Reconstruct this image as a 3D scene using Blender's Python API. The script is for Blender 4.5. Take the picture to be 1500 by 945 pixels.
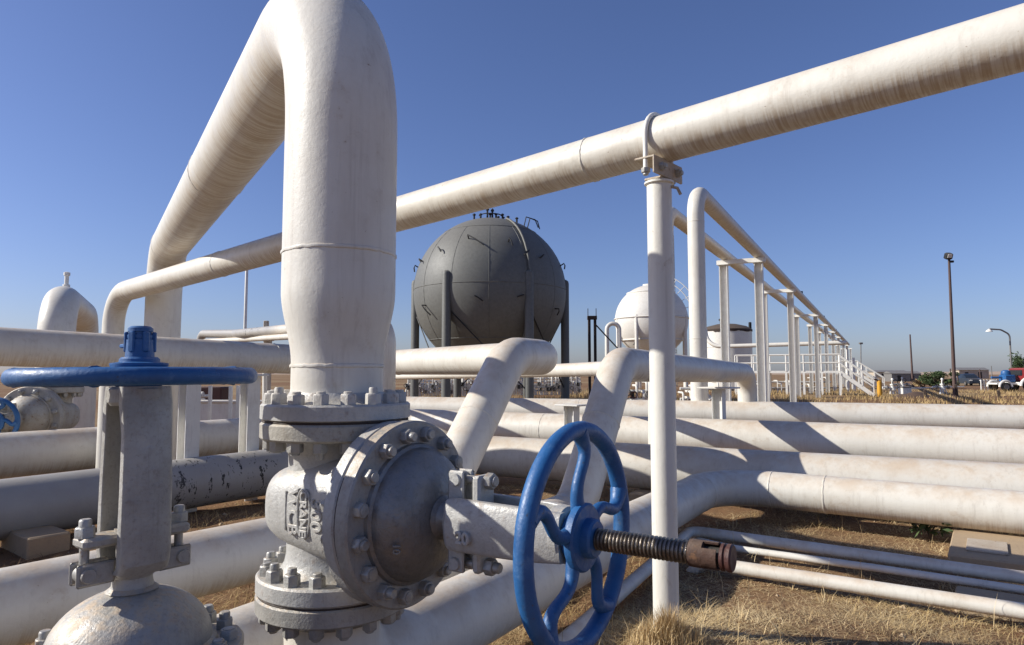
import bpy, math, random
from mathutils import Vector, Matrix, noise as mnoise
random.seed(7)
R = math.radians
scene = bpy.context.scene
for o in list(bpy.data.objects): bpy.data.objects.remove(o)
COL = scene.collection

# ------------------------------------------------------------------ camera, sky, sun, exposure
CAMZ = 1.4
PITCH = math.atan(0.0755)
cd = bpy.data.cameras.new('camera'); cam = bpy.data.objects.new('camera', cd); COL.objects.link(cam)
cam.location = (0, 0, CAMZ); cam.rotation_euler = (R(90) + PITCH, 0, 0)
cd.sensor_width = 36; cd.lens = 24.0; cd.clip_start = 0.05; cd.clip_end = 9000
scene.camera = cam
SUN_EL, SUN_PSI = R(31), R(-1.5)
sdir = Vector((-math.cos(SUN_EL) * math.cos(SUN_PSI), math.cos(SUN_EL) * math.sin(SUN_PSI), math.sin(SUN_EL)))
w = bpy.data.worlds.new('World'); scene.world = w; w.use_nodes = True
nt = w.node_tree; bg = nt.nodes['Background']
sky = nt.nodes.new('ShaderNodeTexSky'); sky.sky_type = 'NISHITA'; sky.sun_disc = False
sky.sun_elevation = SUN_EL; sky.sun_rotation = math.atan2(sdir.x, sdir.y)
sky.altitude = 350; sky.air_density = 1.0; sky.dust_density = 1.05; sky.ozone_density = 3.0
tint = nt.nodes.new('ShaderNodeMix'); tint.data_type = 'RGBA'; tint.blend_type = 'MULTIPLY'; tint.inputs[0].default_value = 1
tint.inputs[7].default_value = (1.0, 1.015, 1.34, 1)
nt.links.new(sky.outputs[0], tint.inputs[6]); nt.links.new(tint.outputs[2], bg.inputs[0]); bg.inputs[1].default_value = 0.073
sl = bpy.data.lights.new('sun', 'SUN'); sl.energy = 5.0; sl.angle = R(0.5); sl.color = (1.0, 0.965, 0.89)
so = bpy.data.objects.new('sun', sl); COL.objects.link(so)
so.rotation_euler = sdir.to_track_quat('Z', 'Y').to_euler(); so.location = (0, 0, 30)
vs = scene.view_settings
vs.view_transform = 'Standard'; vs.look = 'None'; vs.gamma = 1; vs.exposure = 0.32; vs.use_curve_mapping = False

def at(px, py, Y):
    x = (px - 750) / 1000; y = (472.5 - py) / 1000
    c, s = math.cos(PITCH), math.sin(PITCH)
    d = Vector((x, c - y * s, s + y * c))
    return Vector((0, 0, CAMZ)) + d * (Y / d.y)
def atz(px, Y, z):
    """plan point on the column px at depth Y, at height z"""
    p = at(px, 548, Y)
    s = (Y * math.cos(PITCH) + (z - CAMZ) * math.sin(PITCH))
    return Vector(((px - 750) / 1000 * s, Y, z))

# ------------------------------------------------------------------ materials
MATS = {}
class NB:
    def __init__(s, name):
        s.m = bpy.data.materials.new(name); s.m.use_nodes = True
        s.t = s.m.node_tree; s.b = s.t.nodes['Principled BSDF']; MATS[name] = s.m
    def n(s, typ, **kw):
        nd = s.t.nodes.new(typ)
        for k, v in kw.items(): setattr(nd, k, v)
        return nd
    def l(s, a, b): s.t.links.new(a, b)
    def val(s, sock, v):
        if hasattr(v, 'links') or hasattr(v, 'is_linked'): s.l(v, sock)
        else: sock.default_value = v
    def noise(s, vec, scale, detail=4, rough=0.55, dist=0):
        nd = s.n('ShaderNodeTexNoise'); nd.inputs['Scale'].default_value = scale
        nd.inputs['Detail'].default_value = detail; nd.inputs['Roughness'].default_value = rough
        nd.inputs['Distortion'].default_value = dist
        if vec is not None: s.l(vec, nd.inputs['Vector'])
        return nd.outputs['Fac']
    def ramp(s, fac, lo, hi, a=0.0, b=1.0):
        nd = s.n('ShaderNodeMapRange'); nd.interpolation_type = 'SMOOTHSTEP'
        s.l(fac, nd.inputs[0])
        for i, v in enumerate((lo, hi, a, b)): nd.inputs[1 + i].default_value = v
        return nd.outputs[0]
    def math(s, op, a, b=0.0):
        nd = s.n('ShaderNodeMath', operation=op); s.val(nd.inputs[0], a); s.val(nd.inputs[1], b)
        return nd.outputs[0]
    def mix(s, fac, a, b):
        nd = s.n('ShaderNodeMix', data_type='RGBA'); s.val(nd.inputs[0], fac)
        for i, v in ((6, a), (7, b)):
            if isinstance(v, tuple): nd.inputs[i].default_value = (*v, 1)
            else: s.l(v, nd.inputs[i])
        return nd.outputs[2]
    def mapping(s, vec, scale):
        nd = s.n('ShaderNodeMapping'); nd.inputs['Scale'].default_value = scale; s.l(vec, nd.inputs['Vector'])
        return nd.outputs[0]
    def bump(s, h, strength=0.3, dist=0.005, prev=None):
        nd = s.n('ShaderNodeBump'); nd.inputs['Strength'].default_value = strength
        nd.inputs['Distance'].default_value = dist; s.l(h, nd.inputs['Height'])
        if prev is not None: s.l(prev, nd.inputs['Normal'])
        return nd.outputs[0]
    def done(s, col, rough=0.5, metal=0.0, nrm=None, spec=0.5):
        s.val(s.b.inputs['Base Color'], col if not isinstance(col, tuple) else (*col, 1))
        s.val(s.b.inputs['Roughness'], rough); s.val(s.b.inputs['Metallic'], metal)
        s.b.inputs['Specular IOR Level'].default_value = spec
        if nrm is not None: s.l(nrm, s.b.inputs['Normal'])
        return s.m

def mat_pipe(name, base, dirt, dust=0.5, drip=0.5, grime=0.35, tar=False):
    m = NB(name)
    geo = m.n('ShaderNodeNewGeometry'); tc = m.n('ShaderNodeTexCoord'); oi = m.n('ShaderNodeObjectInfo')
    pos = geo.outputs['Position']; uv = tc.outputs['UV']
    sep = m.n('ShaderNodeSeparateXYZ'); m.l(geo.outputs['Normal'], sep.inputs[0]); nz = sep.outputs[2]
    n1 = m.noise(pos, 2.2, 6, 0.65); n2 = m.noise(pos, 11, 5, 0.6); n3 = m.noise(pos, 55, 4, 0.6)
    c = m.mix(m.ramp(n1, 0.42, 0.72, 0, grime), base, dirt)
    c = m.mix(m.ramp(n2, 0.52, 0.75, 0, grime * 0.8), c, tuple(x * 0.86 for x in dirt))
    # wind-blown dust lying on the upper side
    dn = m.math('MULTIPLY', m.ramp(nz, 0.15, 0.9, 0, 1), m.ramp(m.math('ADD', m.math('MULTIPLY', n2, .55), m.math('MULTIPLY', n1, .5)), 0.36, 0.66, 0.25, 1))
    c = m.mix(m.math('MULTIPLY', dn, dust), c, (0.50, 0.375, 0.255))
    # fine vertical run marks round the pipe
    st = m.noise(m.mapping(uv, (80, 2.6, 1)), 1.0, 4, 0.6, 0.4)
    st2 = m.noise(m.mapping(uv, (13, 1.1, 1)), 1.0, 3, 0.6)
    ws = m.noise(m.mapping(pos, (38, 38, 1.7)), 1.0, 5, 0.7); ws2 = m.noise(m.mapping(pos, (7, 7, 1.2)), 1.0, 4, 0.6)
    c = m.mix(m.math('MULTIPLY', m.ramp(ws, 0.46, 0.72, 0, 1), m.ramp(ws2, 0.38, 0.66, 0.08, 0.5)), c, tuple(x * 0.78 for x in dirt))
    c = m.mix(m.ramp(ws2, 0.5, 0.75, 0, .25), c, tuple(x * 0.9 for x in dirt))
    # rust-brown drips gathered on the belly
    belly = m.ramp(nz, -0.15, -0.75, 0, 1)
    dr = m.math('MULTIPLY', belly, m.ramp(m.math('ADD', m.math('MULTIPLY', st, .8), m.math('MULTIPLY', st2, .3)), 0.46, 0.66, 0.10, .8))
    c = m.mix(m.math('MULTIPLY', dr, drip), c, (0.35, 0.235, 0.125))
    sp = m.ramp(m.noise(pos, 120, 2, 0.5), 0.74, 0.80, 0, 0.6)
    c = m.mix(sp, c, (0.30, 0.22, 0.15))
    smg = m.math('MULTIPLY', m.ramp(m.noise(pos, 5.5, 7, .72, .3), 0.58, 0.68, 0, 1), m.ramp(n1, .45, .6, 0, .38))
    c = m.mix(smg, c, (0.42, 0.32, 0.22))
    chip = m.math('MULTIPLY', m.ramp(m.noise(pos, 42, 5, .7), 0.66, 0.69, 0, .8), m.ramp(n2, .5, .62, 0, 1))
    c = m.mix(chip, c, (0.24, 0.16, 0.10))
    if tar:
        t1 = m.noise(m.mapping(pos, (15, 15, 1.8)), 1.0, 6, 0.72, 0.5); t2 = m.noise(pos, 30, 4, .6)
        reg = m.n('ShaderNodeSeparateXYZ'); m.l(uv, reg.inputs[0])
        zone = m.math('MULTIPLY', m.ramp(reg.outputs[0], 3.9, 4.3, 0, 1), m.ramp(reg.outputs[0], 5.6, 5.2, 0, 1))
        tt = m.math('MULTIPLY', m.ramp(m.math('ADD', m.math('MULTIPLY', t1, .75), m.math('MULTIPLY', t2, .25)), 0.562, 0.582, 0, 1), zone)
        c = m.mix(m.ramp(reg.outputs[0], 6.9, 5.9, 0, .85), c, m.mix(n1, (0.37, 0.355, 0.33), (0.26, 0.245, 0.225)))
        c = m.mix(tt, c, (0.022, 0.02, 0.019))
    b = m.bump(n3, 0.25, 0.004); b = m.bump(m.noise(pos, 240, 2, .5), 0.18, 0.0015, b); b = m.bump(n2, 0.25, 0.006, b)
    b = m.bump(ws, 0.2, 0.0012, b)
    return m.done(c, m.ramp(n2, 0.3, 0.8, 0.38, 0.6), 0, b, 0.4)

mat_pipe('pipe_paint', (0.66, 0.63, 0.555), (0.52, 0.465, 0.385), dust=0.7, drip=0.55)
mat_pipe('pipe_paint_drip', (0.66, 0.63, 0.555), (0.53, 0.475, 0.395), dust=0.3, drip=0.75)
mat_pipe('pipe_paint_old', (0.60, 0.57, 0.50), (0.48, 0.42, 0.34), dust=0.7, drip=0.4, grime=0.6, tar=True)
mat_pipe('pipe_paint_clean', (0.68, 0.655, 0.585), (0.58, 0.54, 0.46), dust=0.3, drip=0.4, grime=0.25)

def mat_metalpaint(name, base, dark, rust=0.2, metal=0.35, rough=0.42, tan=0.25, tex=1.0, k=0.86):
    base = (base[0] * k, base[1] * k, base[2] * .97 * k); dark = (dark[0] * k, dark[1] * .99 * k, dark[2] * .96 * k)
    m = NB(name)
    geo = m.n('ShaderNodeNewGeometry'); pos = geo.outputs['Position']; oi = m.n('ShaderNodeObjectInfo')
    sep = m.n('ShaderNodeSeparateXYZ'); m.l(geo.outputs['Normal'], sep.inputs[0])
    n1 = m.noise(pos, 7, 6, 0.65); n2 = m.noise(pos, 34, 5, 0.65); n3 = m.noise(pos, 130, 3, 0.6)
    c = m.mix(m.ramp(n1, 0.35, 0.7, 0, 0.75), base, dark)
    c = m.mix(m.ramp(oi.outputs['Random'], 0, 1, 0, 0.35), c, dark)
    c = m.mix(m.ramp(m.noise(pos, .55, 5, .6), .42, .66, 0, .45), c, dark)
    strk = m.noise(m.mapping(pos, (60, 60, 5)), 1.0, 4, 0.6)
    c = m.mix(m.ramp(strk, 0.52, 0.75, 0, 0.3), c, tuple(x * 0.6 for x in dark))
    c = m.mix(m.math('MULTIPLY', m.ramp(sep.outputs[2], 0.2, 0.9, 0, 1), m.ramp(n2, 0.4, 0.65, 0.1, tan * 2)), c, (0.50, 0.40, 0.29))
    ao = m.n('ShaderNodeTexNoise'); ao.inputs['Scale'].default_value = 18; m.l(pos, ao.inputs['Vector'])
    rr = m.math('MULTIPLY', m.ramp(n2, 0.55, 0.68, 0, 1), m.ramp(n1, 0.42, 0.62, 0, rust * 2))
    c = m.mix(rr, c, (0.20, 0.10, 0.045))
    b = m.bump(n2, 0.6 * tex, 0.005); b = m.bump(n3, 0.6 * tex, 0.002, b)
    mot = m.ramp(m.noise(pos, 75, 5, .7), 0.5, 0.7, 0, .4 * tex); c = m.mix(mot, c, tuple(x * .62 for x in dark))
    met = m.math('MULTIPLY', m.math('SUBTRACT', 1.0, rr), metal)
    return m.done(c, m.ramp(n2, 0.3, 0.75, rough - 0.08, rough + 0.2), met, b, 0.45)
mat_metalpaint('valve_paint', (0.60, 0.595, 0.58), (0.46, 0.45, 0.43), rust=0.16, metal=0.15, rough=0.45)
mat_metalpaint('valve_silver', (0.40, 0.40, 0.41), (0.22, 0.215, 0.21), rust=0.12, metal=0.5, rough=0.42, tan=0.12)
mat_metalpaint('valve_grey', (0.50, 0.485, 0.46), (0.33, 0.315, 0.29), rust=0.1, metal=0.2, rough=0.5, tan=0.5)
mat_metalpaint('bolt_paint', (0.52, 0.515, 0.50), (0.34, 0.33, 0.31), rust=0.28, metal=0.3, rough=0.42)
mat_metalpaint('bolt_white', (0.68, 0.66, 0.62), (0.52, 0.49, 0.45), rust=0.25, metal=0.0, rough=0.5)
mat_metalpaint('flange_rusty', (0.50, 0.49, 0.46), (0.36, 0.32, 0.26), rust=0.6, metal=0.2, rough=0.55)
mat_metalpaint('sphere_grey', (0.155, 0.156, 0.144), (0.118, 0.119, 0.11), rust=0.0, metal=0.0, rough=0.55, tan=0.03, tex=0.12)
mat_metalpaint('sphere_white', (0.75, 0.73, 0.69), (0.63, 0.60, 0.55), rust=0.06, metal=0.0, rough=0.5, tex=.2, k=.95)
mat_metalpaint('steel_white', (0.80, 0.79, 0.76), (0.70, 0.68, 0.64), rust=0.05, metal=0.0, rough=0.5, tex=.4, k=.95)
mat_metalpaint('bracket_tan', (0.60, 0.53, 0.44), (0.42, 0.33, 0.24), rust=0.4, metal=0.0, rough=0.6)
mat_metalpaint('rust_dark', (0.075, 0.045, 0.032), (0.035, 0.026, 0.022), rust=0.2, metal=0.1, rough=0.7, tan=0.1)
mat_metalpaint('rust_brown', (0.115, 0.055, 0.035), (0.055, 0.032, 0.024), rust=0.3, metal=0.1, rough=0.7, tan=0.06)
mat_metalpaint('dark_steel', (0.035, 0.035, 0.036), (0.02, 0.02, 0.02), rust=0.1, metal=0.2, rough=0.6, tan=0.0)
mat_metalpaint('grey_steel', (0.26, 0.25, 0.24), (0.18, 0.17, 0.16), rust=0.1, metal=0.2, rough=0.5, tan=0.1)
mat_metalpaint('stem_steel', (0.34, 0.31, 0.28), (0.12, 0.10, 0.085), rust=0.4, metal=0.8, rough=0.36, tan=0.0)
mat_metalpaint('rust_red', (0.10, 0.03, 0.024), (0.06, 0.025, 0.02), rust=0.3, metal=0.0, rough=0.6, tan=0.0)
mat_metalpaint('pole_brown', (0.13, 0.075, 0.06), (0.08, 0.05, 0.045), rust=0.1, metal=0.0, rough=0.6, tan=0.0)
mat_metalpaint('yellow_paint', (0.80, 0.42, 0.03), (0.62, 0.30, 0.03), rust=0.1, metal=0.0, rough=0.5, tan=0.0)
mat_metalpaint('red_paint', (0.30, 0.025, 0.03), (0.2, 0.025, 0.025), rust=0.05, metal=0.0, rough=0.35, tan=0.05)
mat_metalpaint('car_paint', (0.05, 0.06, 0.075), (0.04, 0.045, 0.055), rust=0.0, metal=0.3, rough=0.3, tan=0.15)
mat_metalpaint('tyre', (0.025, 0.025, 0.025), (0.02, 0.02, 0.02), rust=0.0, metal=0.0, rough=0.8, tan=0.2)

m = NB('blue_paint')
geo = m.n('ShaderNodeNewGeometry'); pos = geo.outputs['Position']
n1 = m.noise(pos, 9, 5, 0.6); n2 = m.noise(pos, 60, 5, 0.65)
c = m.mix(m.ramp(n1, 0.35, 0.7, 0, 0.7), (0.018, 0.105, 0.28), (0.012, 0.065, 0.19))
c = m.mix(m.ramp(n2, 0.62, 0.72, 0, 0.5), c, (0.08, 0.17, 0.36))
c = m.mix(m.ramp(m.noise(pos, 28, 6, .75), 0.62, 0.66, 0, 0.75), c, (0.045, 0.05, 0.07))
c = m.mix(m.math('MULTIPLY', m.ramp(m.noise(pos, 16, 6, .7), 0.52, 0.68, 0, .55), m.ramp(n1, .4, .6)), c, (0.10, 0.20, 0.36))
m.done(c, m.ramp(n2, 0.3, 0.7, 0.38, 0.6), 0, m.bump(m.noise(pos, 90, 4, .6), 0.35, 0.003, m.bump(n1, .3, .01)), 0.5)

m = NB('concrete')
geo = m.n('ShaderNodeNewGeometry'); pos = geo.outputs['Position']
n1 = m.noise(pos, 5, 6, 0.65); n2 = m.noise(pos, 60, 5, 0.7)
c = m.mix(n1, (0.46, 0.34, 0.21), (0.34, 0.25, 0.16)); c = m.mix(m.ramp(n2, 0.5, 0.75, 0, .5), c, (0.22, 0.18, 0.14))
m.done(c, 0.9, 0, m.bump(n2, 0.5, 0.008), 0.2)

m = NB('dirt')
geo = m.n('ShaderNodeNewGeometry'); pos = geo.outputs['Position']
n0 = m.noise(pos, 0.05, 6, 0.6); n1 = m.noise(pos, 0.9, 6, 0.65); n2 = m.noise(pos, 9, 6, 0.7); n3 = m.noise(pos, 70, 4, 0.7)
c = m.mix(m.ramp(n1, 0.3, 0.7), (0.20, 0.105, 0.055), (0.20, 0.12, 0.062))
c = m.mix(m.ramp(n2, 0.45, 0.7, 0, 0.6), c, (0.14, 0.085, 0.05))
c = m.mix(m.ramp(n3, 0.55, 0.75, 0, 0.5), c, (0.27, 0.20, 0.12))
c = m.mix(m.ramp(n0, 0.42, 0.6, 0, 0.6), c, (0.33, 0.25, 0.14))
b = m.bump(n2, 0.6, 0.03); b = m.bump(n3, 0.5, 0.008, b)
m.done(c, 0.95, 0, b, 0.1)

m = NB('hazy_hill_soil')
geo = m.n('ShaderNodeNewGeometry'); pos = geo.outputs['Position']
c = m.mix(m.noise(pos, 0.02, 6, .65), (0.42, 0.32, 0.25), (0.34, 0.27, 0.21))  # pale tan with the distance haze put into the base colour
m.done(c, 1, 0, None, 0.0)

def mat_grass(name, a, b_, c_):
    m = NB(name)
    geo = m.n('ShaderNodeNewGeometry'); rnd = geo.outputs['Random Per Island']
    nn = m.noise(geo.outputs['Position'], 1.3, 4, .6)
    c = m.mix(rnd, a, b_); c = m.mix(m.ramp(nn, 0.42, 0.66, 0, 0.75), c, c_)
    m.b.inputs['Subsurface Weight'].default_value = 0
    m.done(c, 0.75, 0, None, 0.2)
mat_grass('dry_grass', (0.50, 0.365, 0.17), (0.37, 0.25, 0.105), (0.31, 0.215, 0.115))
mat_grass('straw_light', (0.78, 0.62, 0.36), (0.46, 0.32, 0.15), (0.44, 0.30, 0.15))
mat_grass('green_leaf', (0.075, 0.105, 0.04), (0.045, 0.075, 0.028), (0.06, 0.085, 0.04))
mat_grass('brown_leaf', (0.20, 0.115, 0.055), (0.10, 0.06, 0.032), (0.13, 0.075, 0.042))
m = NB('glass_dark'); m.done((0.02, 0.025, 0.03), 0.1, 0, None, 0.6)
m = NB('bark'); m.done((0.09, 0.065, 0.045), 0.9)
M = MATS

# ------------------------------------------------------------------ mesh building
class MB:
    def __init__(s): s.v = []; s.f = []; s.uv = []
    def add(s, v, f, uv=None):
        o = len(s.v); s.v += [Vector(p) for p in v]
        for i, q in enumerate(f):
            s.f.append([o + k for k in q])
            s.uv.append(uv[i] if uv else [(0, 0)] * len(q))
        return s
    def box(s, c, size, M3=None, ch=0.0):
        """box with small chamfers; M3 = 3x3 orientation"""
        hx, hy, hz = (k / 2 for k in size)
        M3 = M3 or Matrix.Identity(3); c = Vector(c)
        if ch <= 0:
            v = [(x, y, z) for x in (-hx, hx) for y in (-hy, hy) for z in (-hz, hz)]
            f = [(0, 1, 3, 2), (4, 6, 7, 5), (0, 4, 5, 1), (2, 3, 7, 6), (0, 2, 6, 4), (1, 5, 7, 3)]
            return s.add([c + M3 @ Vector(p) for p in v], f)
        ch = min(ch, hx * .8, hy * .8, hz * .8)
        prof = [(-hx + ch, -hy), (hx - ch, -hy), (hx, -hy + ch), (hx, hy - ch), (hx - ch, hy), (-hx + ch, hy), (-hx, hy - ch), (-hx, -hy + ch)]
        def inset(p): return (p[0] - math.copysign(ch * .8, p[0]), p[1] - math.copysign(ch * .8, p[1]))
        rings = [[(*inset(p), -hz) for p in prof], [(*p, -hz + ch) for p in prof], [(*p, hz - ch) for p in prof], [(*inset(p), hz) for p in prof]]
        v = [c + M3 @ Vector(p) for r in rings for p in r]
        f = [tuple(range(7, -1, -1)), tuple(range(24, 32))]
        for k in range(3):
            for i in range(8): f.append((k * 8 + i, k * 8 + (i + 1) % 8, k * 8 + 8 + (i + 1) % 8, k * 8 + 8 + i))
        return s.add(v, f)
    def beam(s, a, b, wx, wy, up=(0, 0, 1), ch=0.0):
        a = Vector(a); b = Vector(b); z = (b - a).normalized(); up = Vector(up)
        if abs(z.dot(up)) > .98: up = Vector((0.8, -0.6, 0))
        x = up.cross(z).normalized(); y = z.cross(x)
        return s.box((a + b) / 2, (wx, wy, (b - a).length), Matrix((x, y, z)).transposed(), ch)
    def sweep(s, pts, r, segs=32, caps=True, rfun=None):
        pts = [Vector(p) for p in pts]; n = len(pts)
        tan = []
        for i in range(n):
            a = pts[max(i - 1, 0)]; b = pts[min(i + 1, n - 1)]; tan.append((b - a).normalized())
        t0 = tan[0]; ref = Vector((0, 0, 1)) if abs(t0.z) < .9 else Vector((1, 0, 0))
        nx = ref.cross(t0).normalized(); L = 0; vs = []; uvr = []
        for i in range(n):
            t = tan[i]
            nx = (nx - t * nx.dot(t)).normalized(); ny = t.cross(nx)
            if i: L += (pts[i] - pts[i - 1]).length
            rr = rfun(pts[i], L) if rfun else (r[i] if isinstance(r, (list, tuple)) else r)
            for k in range(segs):
                a = 2 * math.pi * k / segs
                vs.append(pts[i] + (nx * math.cos(a) + ny * math.sin(a)) * rr)
            uvr.append(L)
        f = []; uv = []
        for i in range(n - 1):
            for k in range(segs):
                k2 = (k + 1) % segs
                f.append((i * segs + k, i * segs + k2, (i + 1) * segs + k2, (i + 1) * segs + k))
                uv.append([(uvr[i], k / segs), (uvr[i], (k + 1) / segs), (uvr[i + 1], (k + 1) / segs), (uvr[i + 1], k / segs)])
        if caps:
            f.append(tuple(range(segs - 1, -1, -1))); uv.append([(0, 0)] * segs)
            f.append(tuple((n - 1) * segs + k for k in range(segs))); uv.append([(0, 0)] * segs)
        return s.add(vs, f, uv)
    def lathe(s, prof, o=(0, 0, 0), z=(0, 0, 1), segs=40, closed=True):
        """prof: list of (radius, height) from bottom to top, capped at both ends"""
        o = Vector(o); z = Vector(z).normalized()
        x = (Vector((1, 0, 0)) if abs(z.x) < .9 else Vector((0, 1, 0))).cross(z).normalized(); y = z.cross(x)
        vs = []; L = 0; ls = []
        for i, (r, h) in enumerate(prof):
            if i: L += math.hypot(r - prof[i - 1][0], h - prof[i - 1][1])
            ls.append(L)
            for k in range(segs):
                a = 2 * math.pi * k / segs
                vs.append(o + z * h + (x * math.cos(a) + y * math.sin(a)) * r)
        f = []; uv = []
        for i in range(len(prof) - 1):
            for k in range(segs):
                k2 = (k + 1) % segs
                f.append((i * segs + k, i * segs + k2, (i + 1) * segs + k2, (i + 1) * segs + k))
                uv.append([(ls[i], k / segs), (ls[i], (k + 1) / segs), (ls[i + 1], (k + 1) / segs), (ls[i + 1], k / segs)])
        if closed:
            f.append(tuple(range(segs - 1, -1, -1))); uv.append([(0, 0)] * segs)
            f.append(tuple((len(prof) - 1) * segs + k for k in range(segs))); uv.append([(0, 0)] * segs)
        return s.add(vs, f, uv)
    def torus(s, o, z, R_, r, segs=48, ss=12):
        o = Vector(o); z = Vector(z).normalized()
        x = (Vector((1, 0, 0)) if abs(z.x) < .9 else Vector((0, 1, 0))).cross(z).normalized(); y = z.cross(x)
        vs = []; f = []
        for i in range(segs):
            a = 2 * math.pi * i / segs; d = x * math.cos(a) + y * math.sin(a)
            for k in range(ss):
                b = 2 * math.pi * k / ss
                vs.append(o + d * (R_ + r * math.cos(b)) + z * r * math.sin(b))
        for i in range(segs):
            for k in range(ss):
                f.append((i * ss + k, ((i + 1) % segs) * ss + k, ((i + 1) % segs) * ss + (k + 1) % ss, i * ss + (k + 1) % ss))
        return s.add(vs, f)
    def loft(s, rings):
        n = len(rings[0]); v = [p for r in rings for p in r]; f = []
        for i in range(len(rings) - 1):
            for k in range(n):
                k2 = (k + 1) % n; f.append((i * n + k, i * n + k2, (i + 1) * n + k2, (i + 1) * n + k))
        f.append(tuple(range(n - 1, -1, -1))); f.append(tuple((len(rings) - 1) * n + k for k in range(n)))
        return s.add(v, f)
    def mesh(s, name, mat, origin=None, angle=38):
        me = bpy.data.meshes.new(name)
        o = Vector(origin) if origin is not None else Vector((0, 0, 0))
        me.from_pydata([tuple(p - o) for p in s.v], [], s.f)
        uvl = me.uv_layers.new(name='UVMap')
        flat = [c for face in s.uv for p in face for c in p]
        uvl.data.foreach_set('uv', flat)
        me.polygons.foreach_set('use_smooth', [True] * len(me.polygons))
        me.set_sharp_from_angle(angle=R(angle))
        me.materials.append(M[mat] if isinstance(mat, str) else mat); me.update()
        return me

def tag(o, label=None, cat=None, group=None, kind=None):
    if label: o['label'] = label
    if cat: o['category'] = cat
    if group: o['group'] = group
    if kind: o['kind'] = kind
    return o
def thing(name, label, cat, loc=(0, 0, 0), group=None, mat4=None):
    o = bpy.data.objects.new(name, None); COL.objects.link(o); o.empty_display_size = .2
    if mat4 is not None: o.matrix_world = mat4
    else: o.location = Vector(loc)
    o['_o'] = tuple(Vector(loc)) if mat4 is None else (0.0, 0.0, 0.0)
    return tag(o, label, cat, group)
def org(o):
    while o is not None:
        if '_o' in o: return Vector(o['_o'])
        o = o.parent
    return Vector((0, 0, 0))
def part(name, mb, mat, parent, label=None, angle=38):
    me = mb.mesh(name, mat, org(parent), angle) if isinstance(mb, MB) else mb
    o = bpy.data.objects.new(name, me); COL.objects.link(o); o.parent = parent
    if label: o['label'] = label
    return o
def solo(name, mb, mat, label, cat, loc=(0, 0, 0), group=None, angle=38):
    o = bpy.data.objects.new(name, mb.mesh(name, mat, loc, angle)); COL.objects.link(o); o.location = Vector(loc)
    return tag(o, label, cat, group)
def struct(name, me, kind='structure', loc=(0, 0, 0)):
    o = bpy.data.objects.new(name, me); COL.objects.link(o); o.location = loc; o['kind'] = kind; return o
def copy_tree(o, parent=None):
    c = o.copy(); COL.objects.link(c)
    if parent is not None:
        c.parent = parent
    for ch in list(o.children): copy_tree(ch, c)
    return c

def path(pts, rad, step=12):
    """polyline with filleted corners; rad = one radius or one per inner corner"""
    pts = [Vector(p) for p in pts]; out = []
    def line(a, b):
        n = max(2, min(40, int((b - a).length / .25)))
        for i in range(n + 1): out.append(a.lerp(b, i / n))
    cur = pts[0]
    for i in range(1, len(pts) - 1):
        p = pts[i]; r = rad[i - 1] if isinstance(rad, (list, tuple)) else rad
        a = (pts[i - 1] - p).normalized(); b = (pts[i + 1] - p).normalized()
        th = a.angle(b); d = r / math.tan(th / 2)
        A = p + a * d; B = p + b * d
        line(cur, A)
        C = p + (a + b).normalized() * (r / math.sin(th / 2))
        va = A - C; vb = B - C; ang = va.angle(vb)
        n = max(4, int(step * ang / 1.57))
        for k in range(1, n):
            t = k / n
            out.append(C + (va * math.sin((1 - t) * ang) + vb * math.sin(t * ang)) / math.sin(ang))
        cur = B
    line(cur, pts[-1])
    res = [out[0]]
    for q in out[1:]:
        if (q - res[-1]).length > 1e-4: res.append(q)
    return res

def pipe(name, label, pts, r, rad=.5, mat='pipe_paint', welds=(), segs=40, rfun=None, cat='pipe', group=None, loc=None):
    """a pipe run as a thing: wall plus weld beads (welds = approximate world points)"""
    pp = path(pts, rad)
    base = Vector(loc) if loc is not None else Vector((pts[0][0], pts[0][1], pts[0][2]))
    if not welds:
        return solo(name, MB().sweep(pp, r, segs, rfun=rfun), mat, label, cat, base, group)
    t = thing(name, label, cat, base, group)
    part('pipe_wall', MB().sweep(pp, r, segs, rfun=rfun), mat, t)
    Ls = [0]
    for i in range(1, len(pp)): Ls.append(Ls[-1] + (pp[i] - pp[i - 1]).length)
    for wpt in welds:
        wpt = Vector(wpt); best = min(range(1, len(pp) - 1), key=lambda i: (pp[i] - wpt).length)
        # project on the neighbouring segment
        a, b = pp[best - 1], pp[best + 1]; d = (b - a).normalized(); c = a + d * max(0, min((b - a).length, (wpt - a).dot(d)))
        rr = rfun(c, 0) if rfun else r
        part('weld_bead', weld_mb(c, d, rr), mat, t)
    return t
def weld_mb(c, d, rr):
    mb = MB(); z = d; x = (Vector((0, 0, 1)) if abs(z.z) < .9 else Vector((1, 0, 0))).cross(z).normalized(); y = z.cross(x)
    n = 64; rings = []
    for i in range(n):
        a = 2 * math.pi * i / n; u = x * math.cos(a) + y * math.sin(a); j = random.uniform(-.002, .002); h = random.uniform(.0025, .0065)
        rings.append([c + u * (rr - .003) + z * (j - .009), c + u * (rr + h * .7) + z * (j - .005), c + u * (rr + h) + z * j,
                      c + u * (rr + h * .7) + z * (j + .005), c + u * (rr - .003) + z * (j + .009)])
    v = [p for r_ in rings for p in r_]; f = []
    for i in range(n):
        for k in range(4): f.append((i * 5 + k, ((i + 1) % n) * 5 + k, ((i + 1) % n) * 5 + k + 1, i * 5 + k + 1))
    return mb.add(v, f)

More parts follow.
